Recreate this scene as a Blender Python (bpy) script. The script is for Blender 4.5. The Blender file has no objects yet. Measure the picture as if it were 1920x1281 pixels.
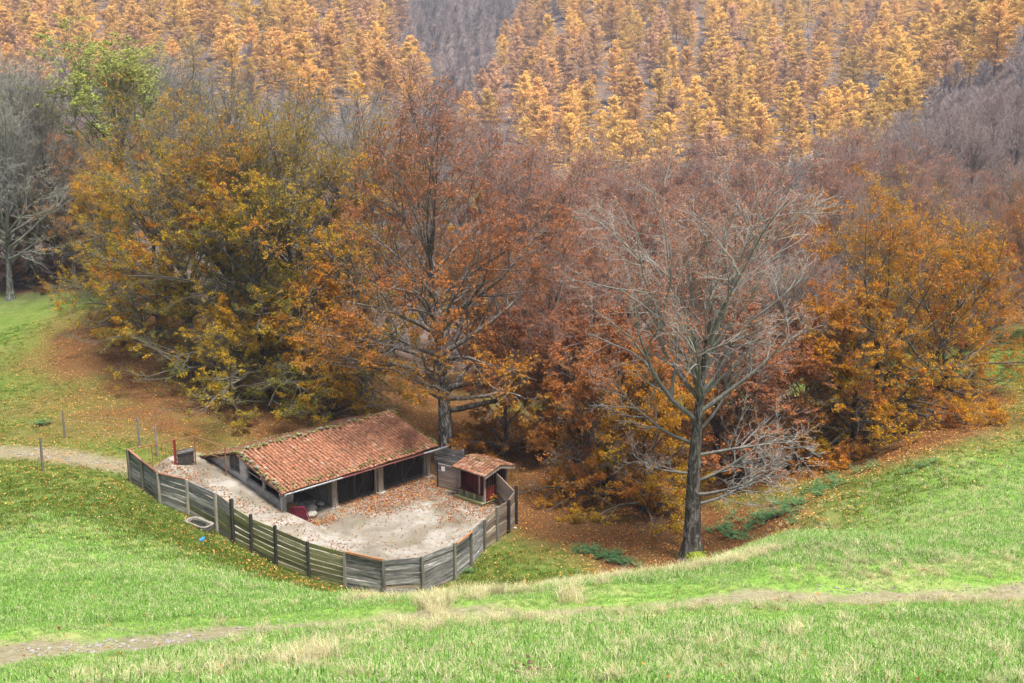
import bpy, bmesh, math, random
import numpy as np
from mathutils import Vector, Matrix, geometry as mgeo

SC = bpy.context.scene
COL = SC.collection
R_ = math.radians
random.seed(7)
rng = np.random.default_rng(11)

# ------------------------------------------------------------------ camera, sky, sun, exposure
H = 24.2                       # eye height above the farm yard (the camera stands on the slope above it)
PITCH = R_(12.33)
F = 2017.0                     # focal length in pixels of a 1920 wide frame
cam_data = bpy.data.cameras.new('camera')
cam_data.sensor_width = 36.0
cam_data.lens = 36.0 * F / 1920.0
cam_data.clip_start = 0.1
cam_data.clip_end = 6000
cam = bpy.data.objects.new('camera', cam_data)
cam.location = (0, 0, H)
cam.rotation_euler = (R_(90) - PITCH, 0, 0)
COL.objects.link(cam)
SC.camera = cam

SUN_EL, SUN_AZ = 70.0, 140.0   # azimuth clockwise from +Y (the view direction): behind the camera, a little right
world = bpy.data.worlds.new('World')
SC.world = world
world.use_nodes = True
wn = world.node_tree
bgn = wn.nodes['Background']
sky = wn.nodes.new('ShaderNodeTexSky')
sky.sky_type = 'NISHITA'
sky.sun_disc = False
sky.sun_elevation = R_(SUN_EL)
sky.sun_rotation = R_(SUN_AZ)
sky.air_density = 1.0
sky.dust_density = 4.0
sky.ozone_density = 0.6
wn.links.new(sky.outputs[0], bgn.inputs['Color'])
bgn.inputs['Strength'].default_value = 0.09

sun_data = bpy.data.lights.new('sun', 'SUN')
sun_data.energy = 3.6
sun_data.angle = R_(14)
sun_data.color = (1.0, 0.95, 0.87)
sun = bpy.data.objects.new('sun', sun_data)
d = Vector((math.sin(R_(SUN_AZ)) * math.cos(R_(SUN_EL)), math.cos(R_(SUN_AZ)) * math.cos(R_(SUN_EL)), math.sin(R_(SUN_EL))))
sun.rotation_euler = d.to_track_quat('Z', 'Y').to_euler()
sun.location = (0, -20, 80)
COL.objects.link(sun)

SC.view_settings.view_transform = 'Standard'
SC.view_settings.look = 'None'
SC.view_settings.exposure = 1.25
SC.view_settings.gamma = 1.0
SC.view_settings.use_curve_mapping = False
SC.render.engine = 'CYCLES'
SC.cycles.max_bounces = 4
SC.cycles.diffuse_bounces = 2
SC.cycles.glossy_bounces = 2
SC.cycles.transmission_bounces = 3
SC.cycles.volume_bounces = 0
SC.cycles.transparent_max_bounces = 4
SC.cycles.caustics_reflective = False
SC.cycles.caustics_refractive = False
SC.cycles.use_adaptive_sampling = True
SC.cycles.adaptive_threshold = 0.04
SC.cycles.volume_step_rate = 4.0
SC.cycles.use_denoising = True

# ------------------------------------------------------------------ helpers
CT, ST = math.cos(PITCH), math.sin(PITCH)
def tand(v):
    w = (v - 640.5) / F
    return (ST + w * CT) / (CT - w * ST)
def at_dist(u, v, Y):
    """world point seen at photo position (u, v) at ground distance Y"""
    w = (v - 640.5) / F
    return (Y * (u - 960) / F / (CT - w * ST), Y, H - Y * tand(v))
def at_z(u, v, z):
    return at_dist(u, v, (H - z) / tand(v))
def project(X, Y, Z):
    dz = Z - H
    zc = Y * CT - dz * ST
    yc = Y * ST + dz * CT
    return 960 + F * X / zc, 640.5 - F * yc / zc

def fast_mesh(name, verts, faces_list, attrs=None, mats=(), smooth=False, mat_index=None):
    """faces_list: list of (M,k) int arrays"""
    me = bpy.data.meshes.new(name)
    verts = np.ascontiguousarray(verts, np.float32)
    me.vertices.add(len(verts))
    me.vertices.foreach_set('co', verts.ravel())
    faces_list = [np.asarray(f, np.int32) for f in faces_list if len(f)]
    nl = sum(f.size for f in faces_list)
    npoly = sum(len(f) for f in faces_list)
    me.loops.add(nl)
    me.loops.foreach_set('vertex_index', np.concatenate([f.ravel() for f in faces_list]))
    me.polygons.add(npoly)
    starts = []; o = 0
    for f in faces_list:
        starts.append(o + np.arange(len(f)) * f.shape[1]); o += f.size
    me.polygons.foreach_set('loop_start', np.concatenate(starts).astype(np.int32))
    if smooth:
        me.polygons.foreach_set('use_smooth', np.ones(npoly, bool))
    for m in mats:
        me.materials.append(m)
    if mat_index is not None:
        me.polygons.foreach_set('material_index', np.asarray(mat_index, np.int32))
    me.update(calc_edges=True)
    for k, a in (attrs or {}).items():
        dom = 'POINT' if len(a) == len(verts) else 'FACE'
        at = me.attributes.new(k, 'FLOAT', dom)
        at.data.foreach_set('value', np.ascontiguousarray(a, np.float32))
    return me

def link(o, parent=None):
    COL.objects.link(o)
    if parent is not None:
        o.parent = parent
    return o
def obj(name, me, parent=None, loc=(0, 0, 0), rot=(0, 0, 0), scale=(1, 1, 1)):
    o = bpy.data.objects.new(name, me)
    o.location = loc; o.rotation_euler = rot; o.scale = scale
    return link(o, parent)
def tag(o, label=None, cat=None, group=None, kind=None):
    if label: o['label'] = label
    if cat: o['category'] = cat
    if group: o['group'] = group
    if kind: o['kind'] = kind
    return o
def thing(name, label, cat, loc=(0, 0, 0), rz=0.0, group=None):
    o = bpy.data.objects.new(name, None)
    o.location = loc; o.rotation_euler = (0, 0, rz)
    o.empty_display_size = 0.2
    link(o)
    return tag(o, label, cat, group)

class MB:
    """collects boxes, prisms and tubes into one mesh"""
    def __init__(s): s.v = []; s.f = []
    def add(s, vs, fs):
        n = len(s.v); s.v += [tuple(v) for v in vs]; s.f += [tuple(i + n for i in f) for f in fs]
        return s
    def box(s, x0, x1, y0, y1, z0, z1, M=None):
        vs = [Vector((x, y, z)) for z in (z0, z1) for y in (y0, y1) for x in (x0, x1)]
        if M is not None: vs = [M @ v for v in vs]
        return s.add(vs, [(0, 2, 3, 1), (4, 5, 7, 6), (0, 1, 5, 4), (2, 6, 7, 3), (0, 4, 6, 2), (1, 3, 7, 5)])
    def beam(s, a, b, w, h=None, up=(0, 0, 1)):
        h = h or w
        a = Vector(a); b = Vector(b); t = (b - a).normalized()
        r = t.cross(Vector(up))
        if r.length < 1e-4: r = t.cross(Vector((1, 0, 0)))
        r.normalize(); u = r.cross(t)
        vs = [p + r * (w / 2 * i) + u * (h / 2 * j) for p in (a, b) for i, j in ((-1, -1), (1, -1), (1, 1), (-1, 1))]
        return s.add(vs, [(0, 3, 2, 1), (4, 5, 6, 7), (0, 1, 5, 4), (1, 2, 6, 5), (2, 3, 7, 6), (3, 0, 4, 7)])
    def tube(s, pts, rad, sides=8, cap=True):
        pts = [Vector(p) for p in pts]
        rads = rad if hasattr(rad, '__len__') else [rad] * len(pts)
        vs = []
        for i, p in enumerate(pts):
            t = (pts[min(i + 1, len(pts) - 1)] - pts[max(i - 1, 0)]).normalized()
            ref = Vector((0, 0, 1)) if abs(t.z) < .9 else Vector((1, 0, 0))
            n1 = t.cross(ref).normalized(); n2 = t.cross(n1)
            vs += [p + (n1 * math.cos(a) + n2 * math.sin(a)) * rads[i] for a in [2 * math.pi * k / sides for k in range(sides)]]
        fs = [(i * sides + k, i * sides + (k + 1) % sides, (i + 1) * sides + (k + 1) % sides, (i + 1) * sides + k)
              for i in range(len(pts) - 1) for k in range(sides)]
        if cap:
            fs += [tuple(range(sides - 1, -1, -1)), tuple(range((len(pts) - 1) * sides, len(pts) * sides))]
        return s.add(vs, fs)
    def mesh(s, name, mat, bevel=0.0, smooth=False, jitter=0.0):
        me = bpy.data.meshes.new(name)
        v = s.v
        if jitter:
            v = [tuple(c + random.uniform(-jitter, jitter) for c in p) for p in v]
        me.from_pydata(v, [], s.f)
        if mat: me.materials.append(mat)
        if bevel:
            bm = bmesh.new(); bm.from_mesh(me)
            bmesh.ops.bevel(bm, geom=bm.edges[:], offset=bevel, segments=1, affect='EDGES', profile=.5)
            bm.to_mesh(me); bm.free()
        if smooth:
            for p in me.polygons: p.use_smooth = True
        me.update()
        return me
    def build(s, name, mat, parent=None, bevel=0.0, smooth=False, jitter=0.0):
        return obj(name, s.mesh(name, mat, bevel, smooth, jitter), parent)

# ------------------------------------------------------------------ materials
class NT:
    def __init__(s, name):
        s.m = bpy.data.materials.new(name); s.m.use_nodes = True
        s.t = s.m.node_tree; s.t.nodes.clear()
        s.out = s.t.nodes.new('ShaderNodeOutputMaterial')
    def n(s, typ, **kw):
        nd = s.t.nodes.new('ShaderNode' + typ)
        for k, v in kw.items():
            if k.startswith('i_'):
                key = k[2:]
                nd.inputs[int(key) if key.isdigit() else key.replace('_', ' ')].default_value = v
            else: setattr(nd, k, v)
        return nd
    def l(s, a, b): s.t.links.new(a, b)
    def ramp(s, src, stops, interp='LINEAR'):
        r = s.n('ValToRGB'); r.color_ramp.interpolation = interp
        el = r.color_ramp.elements
        while len(el) < len(stops): el.new(0.5)
        for e, (p, c) in zip(el, stops):
            e.position = p; e.color = (c[0], c[1], c[2], 1)
        s.l(src, r.inputs[0])
        return r.outputs[0]
    def noise(s, vec, scale, detail=4, rough=.55, dist=0.0):
        nd = s.n('TexNoise'); nd.inputs['Scale'].default_value = scale
        nd.inputs['Detail'].default_value = detail; nd.inputs['Roughness'].default_value = rough
        nd.inputs['Distortion'].default_value = dist
        if vec is not None: s.l(vec, nd.inputs['Vector'])
        return nd.outputs['Fac']
    def mix(s, fac, a, b, blend='MIX'):
        nd = s.n('MixRGB', blend_type=blend)
        for v, i in ((fac, 0), (a, 1), (b, 2)):
            if hasattr(v, 'is_linked') or hasattr(v, 'links'): s.l(v, nd.inputs[i])
            else: nd.inputs[i].default_value = v if i == 0 else (v[0], v[1], v[2], 1)
        return nd.outputs[0]
    def math(s, op, a, b=0.0, clamp=False):
        nd = s.n('Math', operation=op, use_clamp=clamp)
        for v, i in ((a, 0), (b, 1)):
            if hasattr(v, 'links'): s.l(v, nd.inputs[i])
            else: nd.inputs[i].default_value = v
        return nd.outputs[0]
    def attr(s, name):
        return s.n('Attribute', attribute_name=name).outputs['Fac']
    def coord(s, which='Object', scale=None):
        c = s.n('TexCoord').outputs[which]
        if scale:
            mp = s.n('Mapping'); mp.inputs['Scale'].default_value = scale
            s.l(c, mp.inputs['Vector']); c = mp.outputs[0]
        return c
    def pos(s): return s.n('NewGeometry').outputs['Position']
    def rand(s): return s.n('ObjectInfo').outputs['Random']
    def surf(s, col, rough=.85, spec=.25, bump=None, bump_d=.02, bump_s=.5, metal=0.0):
        b = s.n('BsdfPrincipled')
        if hasattr(col, 'links'): s.l(col, b.inputs['Base Color'])
        else: b.inputs['Base Color'].default_value = (*col, 1)
        b.inputs['Roughness'].default_value = rough
        b.inputs['Specular IOR Level'].default_value = spec
        b.inputs['Metallic'].default_value = metal
        if bump is not None:
            bp = s.n('Bump'); bp.inputs['Distance'].default_value = bump_d; bp.inputs['Strength'].default_value = bump_s
            s.l(bump, bp.inputs['Height']); s.l(bp.outputs[0], b.inputs['Normal'])
        s.l(b.outputs[0], s.out.inputs['Surface'])
        return s.m
    def leaf(s, col, trans=.35):
        dn = s.n('BsdfDiffuse'); tn = s.n('BsdfTranslucent'); mx = s.n('MixShader')
        mx.inputs[0].default_value = trans
        for b in (dn, tn):
            if hasattr(col, 'links'): s.l(col, b.inputs['Color'])
            else: b.inputs['Color'].default_value = (*col, 1)
        s.l(dn.outputs[0], mx.inputs[1]); s.l(tn.outputs[0], mx.inputs[2])
        s.l(mx.outputs[0], s.out.inputs['Surface'])
        return s.m

def hsvvar(t, col, fac, amt):
    h = t.n('HueSaturation')
    t.l(col, h.inputs['Color'])
    v = t.math('ADD', t.math('MULTIPLY', fac, amt * 2), 1 - amt)
    t.l(v, h.inputs['Value'])
    return h.outputs[0]

def leaf_mat(name, stops, var=.3, trans=.35):
    t = NT(name)
    c = t.ramp(t.attr('tint'), stops)
    return t.leaf(hsvvar(t, c, t.attr('rnd'), var), trans)

def wood_mat(name, dark, mid, light, moss=None, moss_amt=0.0, axis=0, seedvar=True, scale=1.0):
    """weathered timber: grain along one object axis, per-piece variation"""
    t = NT(name)
    sc = [9 * scale] * 3; sc[axis] = .7 * scale
    c = t.coord('Object', sc)
    add = t.n('VectorMath', operation='ADD'); t.l(c, add.inputs[0])
    comb = t.n('CombineXYZ'); r = t.rand()
    t.l(t.math('MULTIPLY', r, 91.0), comb.inputs[0]); t.l(t.math('MULTIPLY', r, 37.0), comb.inputs[1])
    t.l(comb.outputs[0], add.inputs[1])
    n1 = t.noise(add.outputs[0], 1.6, 6, .65, .6)
    col = t.ramp(n1, [(.28, dark), (.5, mid), (.72, light)])
    if moss:
        n2 = t.noise(add.outputs[0], .55, 4, .6)
        f = t.ramp(n2, [(.62 - moss_amt * .5, (0, 0, 0)), (.78 - moss_amt * .5, (1, 1, 1))])
        col = t.mix(f, col, moss)
    if seedvar: col = hsvvar(t, col, r, .38)
    return t.surf(col, .9, .15, n1, .01, .6)
def plain(name, col, rough=.7, spec=.3, var=.25, scale=6, metal=0.0):
    t = NT(name)
    n = t.noise(t.coord('Object'), scale, 5, .6)
    c = t.ramp(n, [(.3, [x * (1 - var) for x in col]), (.7, [min(1, x * (1 + var)) for x in col])])
    return t.surf(c, rough, spec, n, .005, .3, metal)

# ------------------------------------------------------------------ terrain height
FP = [  # boarded fence posts seen in the photo: u, v top, v base, ground z
    (244, 843, 905, 2.45), (268.3, 863, 920, 2.25), (299.8, 888, 945, 1.95), (353.3, 900, 968, 1.6), (407, 924, 999.5, 1.25),
    (438, 936.5, 1020, 1.0), (472.5, 965, 1037.5, .8), (518, 985.8, 1062, .5), (579.6, 1016.7, 1085.4, .25), (647, 1034.4, 1103.8, .1),
    (720.8, 1051, 1116.7, 0), (793.8, 1043.8, 1114.6, 0), (854, 1018.8, 1087.5, 0), (883.8, 995.8, 1063.5, 0), (908.8, 975, 1033, 0),
    (932.7, 951, 1015.6, 0), (953.5, 938.5, 1000, 0), (968, 911.5, 982, 0)]
FPW = []
for u, vt, vb, z in FP:
    p = at_z(u, vb, z)
    top = H - p[1] * tand(vt)
    FPW.append((p[0], p[1], z, top - z))

CP = [(0,1281,13.5),(0,1235,16.5),(0,1180,21),(0,1100,31),(0,1040,40),(0,960,50),(0,890,59),(0,840,66),(0,700,86),(0,600,100),(0,530,112),
      (240,1281,13),(240,1215,17.5),(240,1150,24),(240,1080,34),(240,1000,46.5),(240,935,55.5),(240,840,66),(240,700,85),
      (450,1281,12.5),(450,1205,17.5),(450,1140,26),(450,1090,37),(450,1050,48.5),
      (620,1281,12),(620,1180,19),(620,1128,27),(620,1112,45),
      (760,1281,11.8),(760,1190,17.5),(760,1122,26.5),
      (900,1281,11.8),(900,1200,16.5),(900,1150,20.5),(900,1112,25.5),
      (1150,1281,11.8),(1150,1180,17.5),(1150,1120,23),(1150,1088,27.5),(1150,1050,54),(1150,1000,58.5),(1150,960,62),
      (1300,1281,12),(1300,1180,17.5),(1300,1120,22),(1300,1067,30),(1300,1047,54.3),
      (1500,1281,12),(1500,1180,17),(1500,1100,23.5),(1500,1020,36),(1500,960,52),(1500,920,60),(1600,870,64),
      (1750,1281,12.2),(1750,1190,16.5),(1750,1100,23),(1750,1000,36),(1750,900,52),(1750,800,66),
      (1920,1281,12.2),(1920,1190,16.5),(1920,1090,23.5),(1920,980,36),(1920,880,52),(1920,745,72),(1905,650,90),
      (300,700,84),(180,600,97),(550,775,78),
      (1100,330,400),(1400,300,400),(1700,250,390),(1100,150,520),(1400,150,520),(1700,120,520),(1100,0,680),(1400,0,680),(1700,0,680),
      (1900,110,330),(1900,0,480),(60,170,430),(300,170,430),(600,180,420),(60,0,600),(300,0,600),(600,0,600),(830,150,580),(830,20,820)]
pts = [at_dist(*c) for c in CP]
pts += [(p[0], p[1], p[2]) for p in FPW]
pts += [(-10,82,.5),(0,82,-.8),(12,82,-.6),(25,88,1.2),(-25,92,3),(0,110,-4),(32,110,0),(-45,125,5.5),(-10,140,-9),(30,150,-8),(75,150,6),(-70,165,6),
        (0,200,-18),(65,200,-2),(120,220,18),(-90,210,0),(0,290,-14),(-120,300,6),(100,300,2),
        (-14,66,-.6),(-10,62,-.5),(-6,58,-.4),(-8,70,-.5),(-15,72,.3),(-4,64,-.35),(-9,56,-.35),(-3,58,-.3),(-19,61,1.2),(-22,66,1.9),
        (0,60.5,-.05),(3,62,0),(1.5,66,-.1),
        (0,36,6.3),(-3,45,1.7),(4,45,2.6),(5,38,5.4),(9.5,44,3.6),(12,40,5.6)]
for r_, z_ in ((1.6, 21.7), (6, 19.3)):
    for a_ in (-60, -25, 0, 25, 60):
        pts.append((r_ * math.sin(R_(a_)), r_ * math.cos(R_(a_)), z_))
for a_, lst in ((-48, ((14, 15.8), (25, 12), (40, 8), (60, 5), (90, 5), (130, 9), (250, 20), (450, 55), (700, 110))),
                (48, ((14, 15.8), (25, 13), (40, 10.5), (60, 9), (90, 10), (140, 16), (250, 35), (450, 75), (700, 120))),
                (-20, ((1100, 170),)), (0, ((1100, 175),)), (20, ((1100, 185),)), (-62, ((20, 14), (60, 6), (200, 20), (1100, 180))), (62, ((20, 14.5), (60, 11), (200, 32), (1100, 190)))):
    for r_, z_ in lst:
        pts.append((r_ * math.sin(R_(a_)), r_ * math.cos(R_(a_)), z_))
CPA = np.array(pts, float)
def _lp(X, Y):
    return np.stack([np.arctan2(X, Y) * 2.2, np.log(np.hypot(X, Y) + 1.0)], -1)
_c = _lp(CPA[:, 0], CPA[:, 1])
def _U(d2): return d2 * np.log(d2 + 1e-12) * .5
_n = len(_c)
_K = _U(((_c[:, None] - _c[None]) ** 2).sum(-1)) + np.eye(_n) * 2e-4
_P = np.concatenate([np.ones((_n, 1)), _c], 1)
_A = np.block([[_K, _P], [_P.T, np.zeros((3, 3))]])
_w = np.linalg.solve(_A, np.concatenate([CPA[:, 2], np.zeros(3)]))
def ground(X, Y):
    X = np.atleast_1d(np.asarray(X, float)); Y = np.atleast_1d(np.asarray(Y, float))
    sh = X.shape; q = _lp(X.ravel(), Y.ravel()); out = np.zeros(len(q))
    for i in range(0, len(q), 20000):
        b = q[i:i + 20000]
        out[i:i + 20000] = _U(((b[:, None] - _c[None]) ** 2).sum(-1)) @ _w[:_n] + _w[_n] + b @ _w[_n + 1:]
    return out.reshape(sh)
def gz(x, y): return float(ground(x, y)[0])

def vnoise(X, Y, s, seed=0):
    """smooth value noise in numpy"""
    x = np.asarray(X) / s; y = np.asarray(Y) / s
    xi = np.floor(x).astype(int); yi = np.floor(y).astype(int); fx = x - xi; fy = y - yi
    def h(a, b):
        n = (a * 374761393 + b * 668265263 + seed * 974711) & 0x7fffffff
        n = ((n ^ (n >> 13)) * 1274126177) & 0x7fffffff
        return (n ^ (n >> 16)) % 10007 / 10007.0
    sx = fx * fx * (3 - 2 * fx); sy = fy * fy * (3 - 2 * fy)
    return (h(xi, yi) * (1 - sx) + h(xi + 1, yi) * sx) * (1 - sy) + (h(xi, yi + 1) * (1 - sx) + h(xi + 1, yi + 1) * sx) * sy
def fbm(X, Y, s, seed=0):
    return (vnoise(X, Y, s, seed) * .5 + vnoise(X, Y, s / 2.1, seed + 1) * .3 + vnoise(X, Y, s / 4.3, seed + 2) * .2)

def poly_dist(X, Y, line):
    """distance to a polyline"""
    dm = np.full(np.shape(X), 1e9)
    for (ax, ay), (bx, by) in zip(line[:-1], line[1:]):
        dx, dy = bx - ax, by - ay
        t = np.clip(((X - ax) * dx + (Y - ay) * dy) / (dx * dx + dy * dy), 0, 1)
        dm = np.minimum(dm, np.hypot(X - ax - t * dx, Y - ay - t * dy))
    return dm
def inside(X, Y, poly):
    X = np.asarray(X); Y = np.asarray(Y); r = np.zeros(X.shape, bool)
    for (ax, ay), (bx, by) in zip(poly, poly[1:] + poly[:1]):
        c = ((ay > Y) != (by > Y)) & (X < (bx - ax) * (Y - ay) / (by - ay + 1e-12) + ax)
        r ^= c
    return r
def gpt(u, v, guess=30.0):
    """where the ray through photo position (u, v) first meets the ground"""
    Ys = np.concatenate([np.linspace(5, 120, 1200), np.linspace(120, 900, 800)])
    w = (v - 640.5) / F
    X = Ys * (u - 960) / F / (CT - w * ST); Z = H - Ys * tand(v)
    g = ground(X, Ys)
    k = np.argmax(g >= Z)
    return (X[k], Ys[k], g[k])

TRACK = [gpt(*p)[:2] for p in ((-150, 1238), (60, 1222), (250, 1205), (450, 1180), (640, 1160), (800, 1148), (960, 1140), (1130, 1133), (1300, 1124), (1480, 1113), (1640, 1107), (1800, 1106), (2050, 1104))]
LANE = [gpt(*p)[:2] for p in ((-120, 838), (60, 850), (180, 868), (245, 880), (300, 893))]

# the trees that shed the leaves: x, y, reach (used for the litter on the ground)
SHED = [at_dist(u, v, Y)[:2] + (r,) for u, v, Y, r in ((835, 800, 71, 9), (440, 700, 86, 9.5), (600, 740, 82, 9), (300, 640, 94, 9), (700, 700, 86, 10), (1300, 1047, 55, 5.5), (1120, 930, 64, 7),
        (1600, 830, 71, 8.5), (1740, 790, 74, 5), (1010, 800, 76, 9), (1200, 850, 76, 9), (1420, 850, 74, 9), (1000, 900, 66, 5), (1480, 850, 70, 6))]
def litter_mask(X, Y):
    m = np.zeros(np.shape(X))
    for x, y, r in SHED:
        dd = np.hypot(X - x, (Y - y) * .85) / r
        m = np.maximum(m, np.clip(1.85 - dd, 0, 1) ** 1.6)
    lm_ = np.clip(1.25 - np.hypot((X + 25) / 17, (Y - 75) / 15), 0, 1) * .8
    m = np.maximum(m, lm_ * np.clip(.4 + 1.2 * vnoise(X, Y, 6, 8), 0, 1))
    wood = np.clip((Y - 84 - .12 * np.abs(X)) / 14, 0, 1)
    wood = np.where((X < -23 - (Y - 84) * .45) & (Y < 108), 0, wood)
    wood = np.where((X > 34) & (Y < 90), 0, wood)
    return np.clip(np.maximum(m, wood), 0, 1)

def terrain():
    na, nr = 360, 470
    az = np.linspace(R_(-62), R_(62), na)
    rr = np.exp(np.linspace(math.log(1.5), math.log(1150), nr))
    A, Rr = np.meshgrid(az, rr)
    X = Rr * np.sin(A); Y = Rr * np.cos(A)
    Z = ground(X, Y)
    near = np.clip(1 - (Rr - 40) / 40, 0, 1)
    yard_d = np.clip((np.hypot(X + 9, Y - 60) - 9) / 6, 0, 1)
    Z = Z + ((fbm(X, Y, 2.6, 3) - .5) * .42 + (fbm(X, Y, .8, 9) - .5) * .18) * near * yard_d
    td = poly_dist(X, Y, TRACK)
    Z -= .16 * np.exp(-(td / 1.1) ** 2) * near
    GRID['Z'] = Z
    V = np.stack([X, Y, Z], -1).reshape(-1, 3)
    i = np.arange(na * nr).reshape(nr, na)
    q = np.stack([i[:-1, :-1], i[:-1, 1:], i[1:, 1:], i[1:, :-1]], -1).reshape(-1, 4)
    Xf, Yf = X.ravel(), Y.ravel()
    lit = litter_mask(Xf, Yf)
    lit = np.clip(lit * 1.05 + (fbm(Xf, Yf, 3, 5) - .5) * .7 * (lit > .02), 0, 1)
    tw = 1.15 + .8 * fbm(Xf, Yf, 4, 21)
    tw = tw * np.where(Xf > 0, .62, 1.0)
    trk = np.clip(1.35 - td.ravel() / tw, 0, 1) * np.clip((fbm(Xf, Yf, 1.3, 31) - .26) * 4, .62, 1)
    ld = poly_dist(Xf, Yf, LANE)
    trk = np.maximum(trk, np.clip(1.45 - ld / 1.7, 0, 1) * .72)
    # fresh short grass on the open slopes, hollow grass coloured darker for the shaded valley
    fresh = np.clip((Z.ravel() - 4.2 + (fbm(Xf, Yf, 5, 77) - .5) * 2.2) / 2.4, 0, 1) * np.clip((70 - Yf) / 20, 0, 1)
    dry = np.clip((fbm(Xf, Yf, 2.2, 51) - .5) * 5, 0, 1) * np.clip(fresh + .15, 0, 1)
    far = np.clip((np.hypot(Xf, Yf) - 110) / 30, 0, 1)
    me = fast_mesh('ground', V, [q], dict(litter=lit, track=trk, fresh=fresh, dry=dry, far=far), smooth=True)
    t = NT('meadow')
    p = t.pos()
    n1 = t.noise(p, 1.1, 6, .7); n2 = t.noise(p, 9, 4, .7); n3 = t.noise(p, .22, 3)
    gr_d = t.ramp(n2, [(.3, (.05, .085, .013)), (.55, (.09, .15, .022)), (.75, (.16, .19, .045))])
    gr_f = t.ramp(n2, [(.3, (.12, .22, .03)), (.55, (.19, .33, .06)), (.75, (.31, .41, .13))])
    g = t.mix(t.attr('fresh'), gr_d, gr_f)
    g = t.mix(t.ramp(n1, [(.45, (0, 0, 0)), (.7, (.55, .55, .55))]), g, (.20, .20, .06))
    g = t.mix(t.math('MULTIPLY', t.attr('dry'), .6), g, (.36, .31, .16))
    lc = t.ramp(t.noise(p, 11, 4, .9), [(.34, (.028, .013, .009)), (.5, (.12, .050, .024)), (.66, (.27, .115, .045))])
    lm = t.math('ADD', t.attr('litter'), t.math('MULTIPLY', t.math('SUBTRACT', t.noise(p, 7, 4, .85), .5), 1.3))
    lm = t.ramp(lm, [(.18, (0, 0, 0)), (1.0, (.92, .92, .92))])
    c = t.mix(lm, g, lc)
    tc = t.ramp(t.noise(p, 6, 6, .8), [(.3, (.13, .105, .06)), (.5, (.22, .185, .12)), (.7, (.34, .30, .22))])
    tm = t.math('ADD', t.attr('track'), t.math('MULTIPLY', t.math('SUBTRACT', t.noise(p, 3.5, 5, .75), .5), .9))
    tm = t.ramp(tm, [(.28, (0, 0, 0)), (.7, (.9, .9, .9))])
    c = t.mix(tm, c, tc)
    fc = t.ramp(n3, [(.35, (.085, .065, .058)), (.65, (.14, .105, .09))])
    c = t.mix(t.attr('far'), c, fc)
    hb = t.math('ADD', n2, n1)
    t.surf(c, .95, .1, hb, .06, .7)
    me.materials.append(t.m)
    o = obj('ground', me)
    tag(o, 'grassy hollow and slopes strewn with fallen leaves below the wood', 'ground', kind='structure')
    return o
GRID = {}
GROUND = terrain()
def surf(X, Y):
    """height of the built ground sheet"""
    X = np.atleast_1d(np.asarray(X, float)); Y = np.atleast_1d(np.asarray(Y, float))
    Z = GRID['Z']; nr, na = Z.shape
    fa = np.clip((np.arctan2(X, Y) - R_(-62)) / R_(124) * (na - 1), 0, na - 1.001)
    fr = np.clip((np.log(np.hypot(X, Y) + 1e-9) - math.log(1.5)) / (math.log(1150) - math.log(1.5)) * (nr - 1), 0, nr - 1.001)
    ia = fa.astype(int); ir = fr.astype(int); fa = fa - ia; fr = fr - ir
    return (Z[ir, ia] * (1 - fa) + Z[ir, ia + 1] * fa) * (1 - fr) + (Z[ir + 1, ia] * (1 - fa) + Z[ir + 1, ia + 1] * fa) * fr
_YS = np.concatenate([np.linspace(5, 120, 1600), np.linspace(120.5, 900, 600)])
def gpt(u, v):
    w = (v - 640.5) / F
    X = _YS * (u - 960) / F / (CT - w * ST); Z = H - _YS * tand(v)
    g = surf(X, _YS); k = int(np.argmax(g >= Z))
    return (float(X[k]), float(_YS[k]), float(g[k]))
def gz(x, y): return float(surf(x, y)[0])

# ------------------------------------------------------------------ the farm yard: ramp and floor
PHI = R_(46.71)
BX, BY = -13.336, 59.174
EV = (math.cos(PHI), math.sin(PHI)); BV = (-math.sin(PHI), math.cos(PHI))
def bl(x, y):
    """barn coordinates (x along the eave, y towards the back) to world"""
    return (BX + EV[0] * x + BV[0] * y, BY + EV[1] * x + BV[1] * y)

def tps2(P):
    P = np.array(P, float); c = P[:, :2]; n = len(c)
    K = _U(((c[:, None] - c[None]) ** 2).sum(-1)) + np.eye(n) * .3
    Q = np.concatenate([np.ones((n, 1)), c], 1)
    w = np.linalg.solve(np.block([[K, Q], [Q.T, np.zeros((3, 3))]]), np.concatenate([P[:, 2], np.zeros(3)]))
    return lambda X, Y: _U((X[:, None] - c[:, 0]) ** 2 + (Y[:, None] - c[:, 1]) ** 2) @ w[:n] + w[n] + X * w[n + 1] + Y * w[n + 2]
TIP = bl(1.37, -1.63)
ramp_ctl = [(p[0], p[1], p[2] + .06) for p in FPW[:10]]
ramp_ctl += [bl(.35, 9.6) + (2.45,), bl(.35, 7) + (2.1,), bl(.35, 4.5) + (1.7,), bl(.35, 2.5) + (1.3,), bl(.35, .5) + (.95,), TIP + (.14,), bl(1.0, -.8) + (.5,)]
ramp_z = tps2(ramp_ctl)

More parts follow.
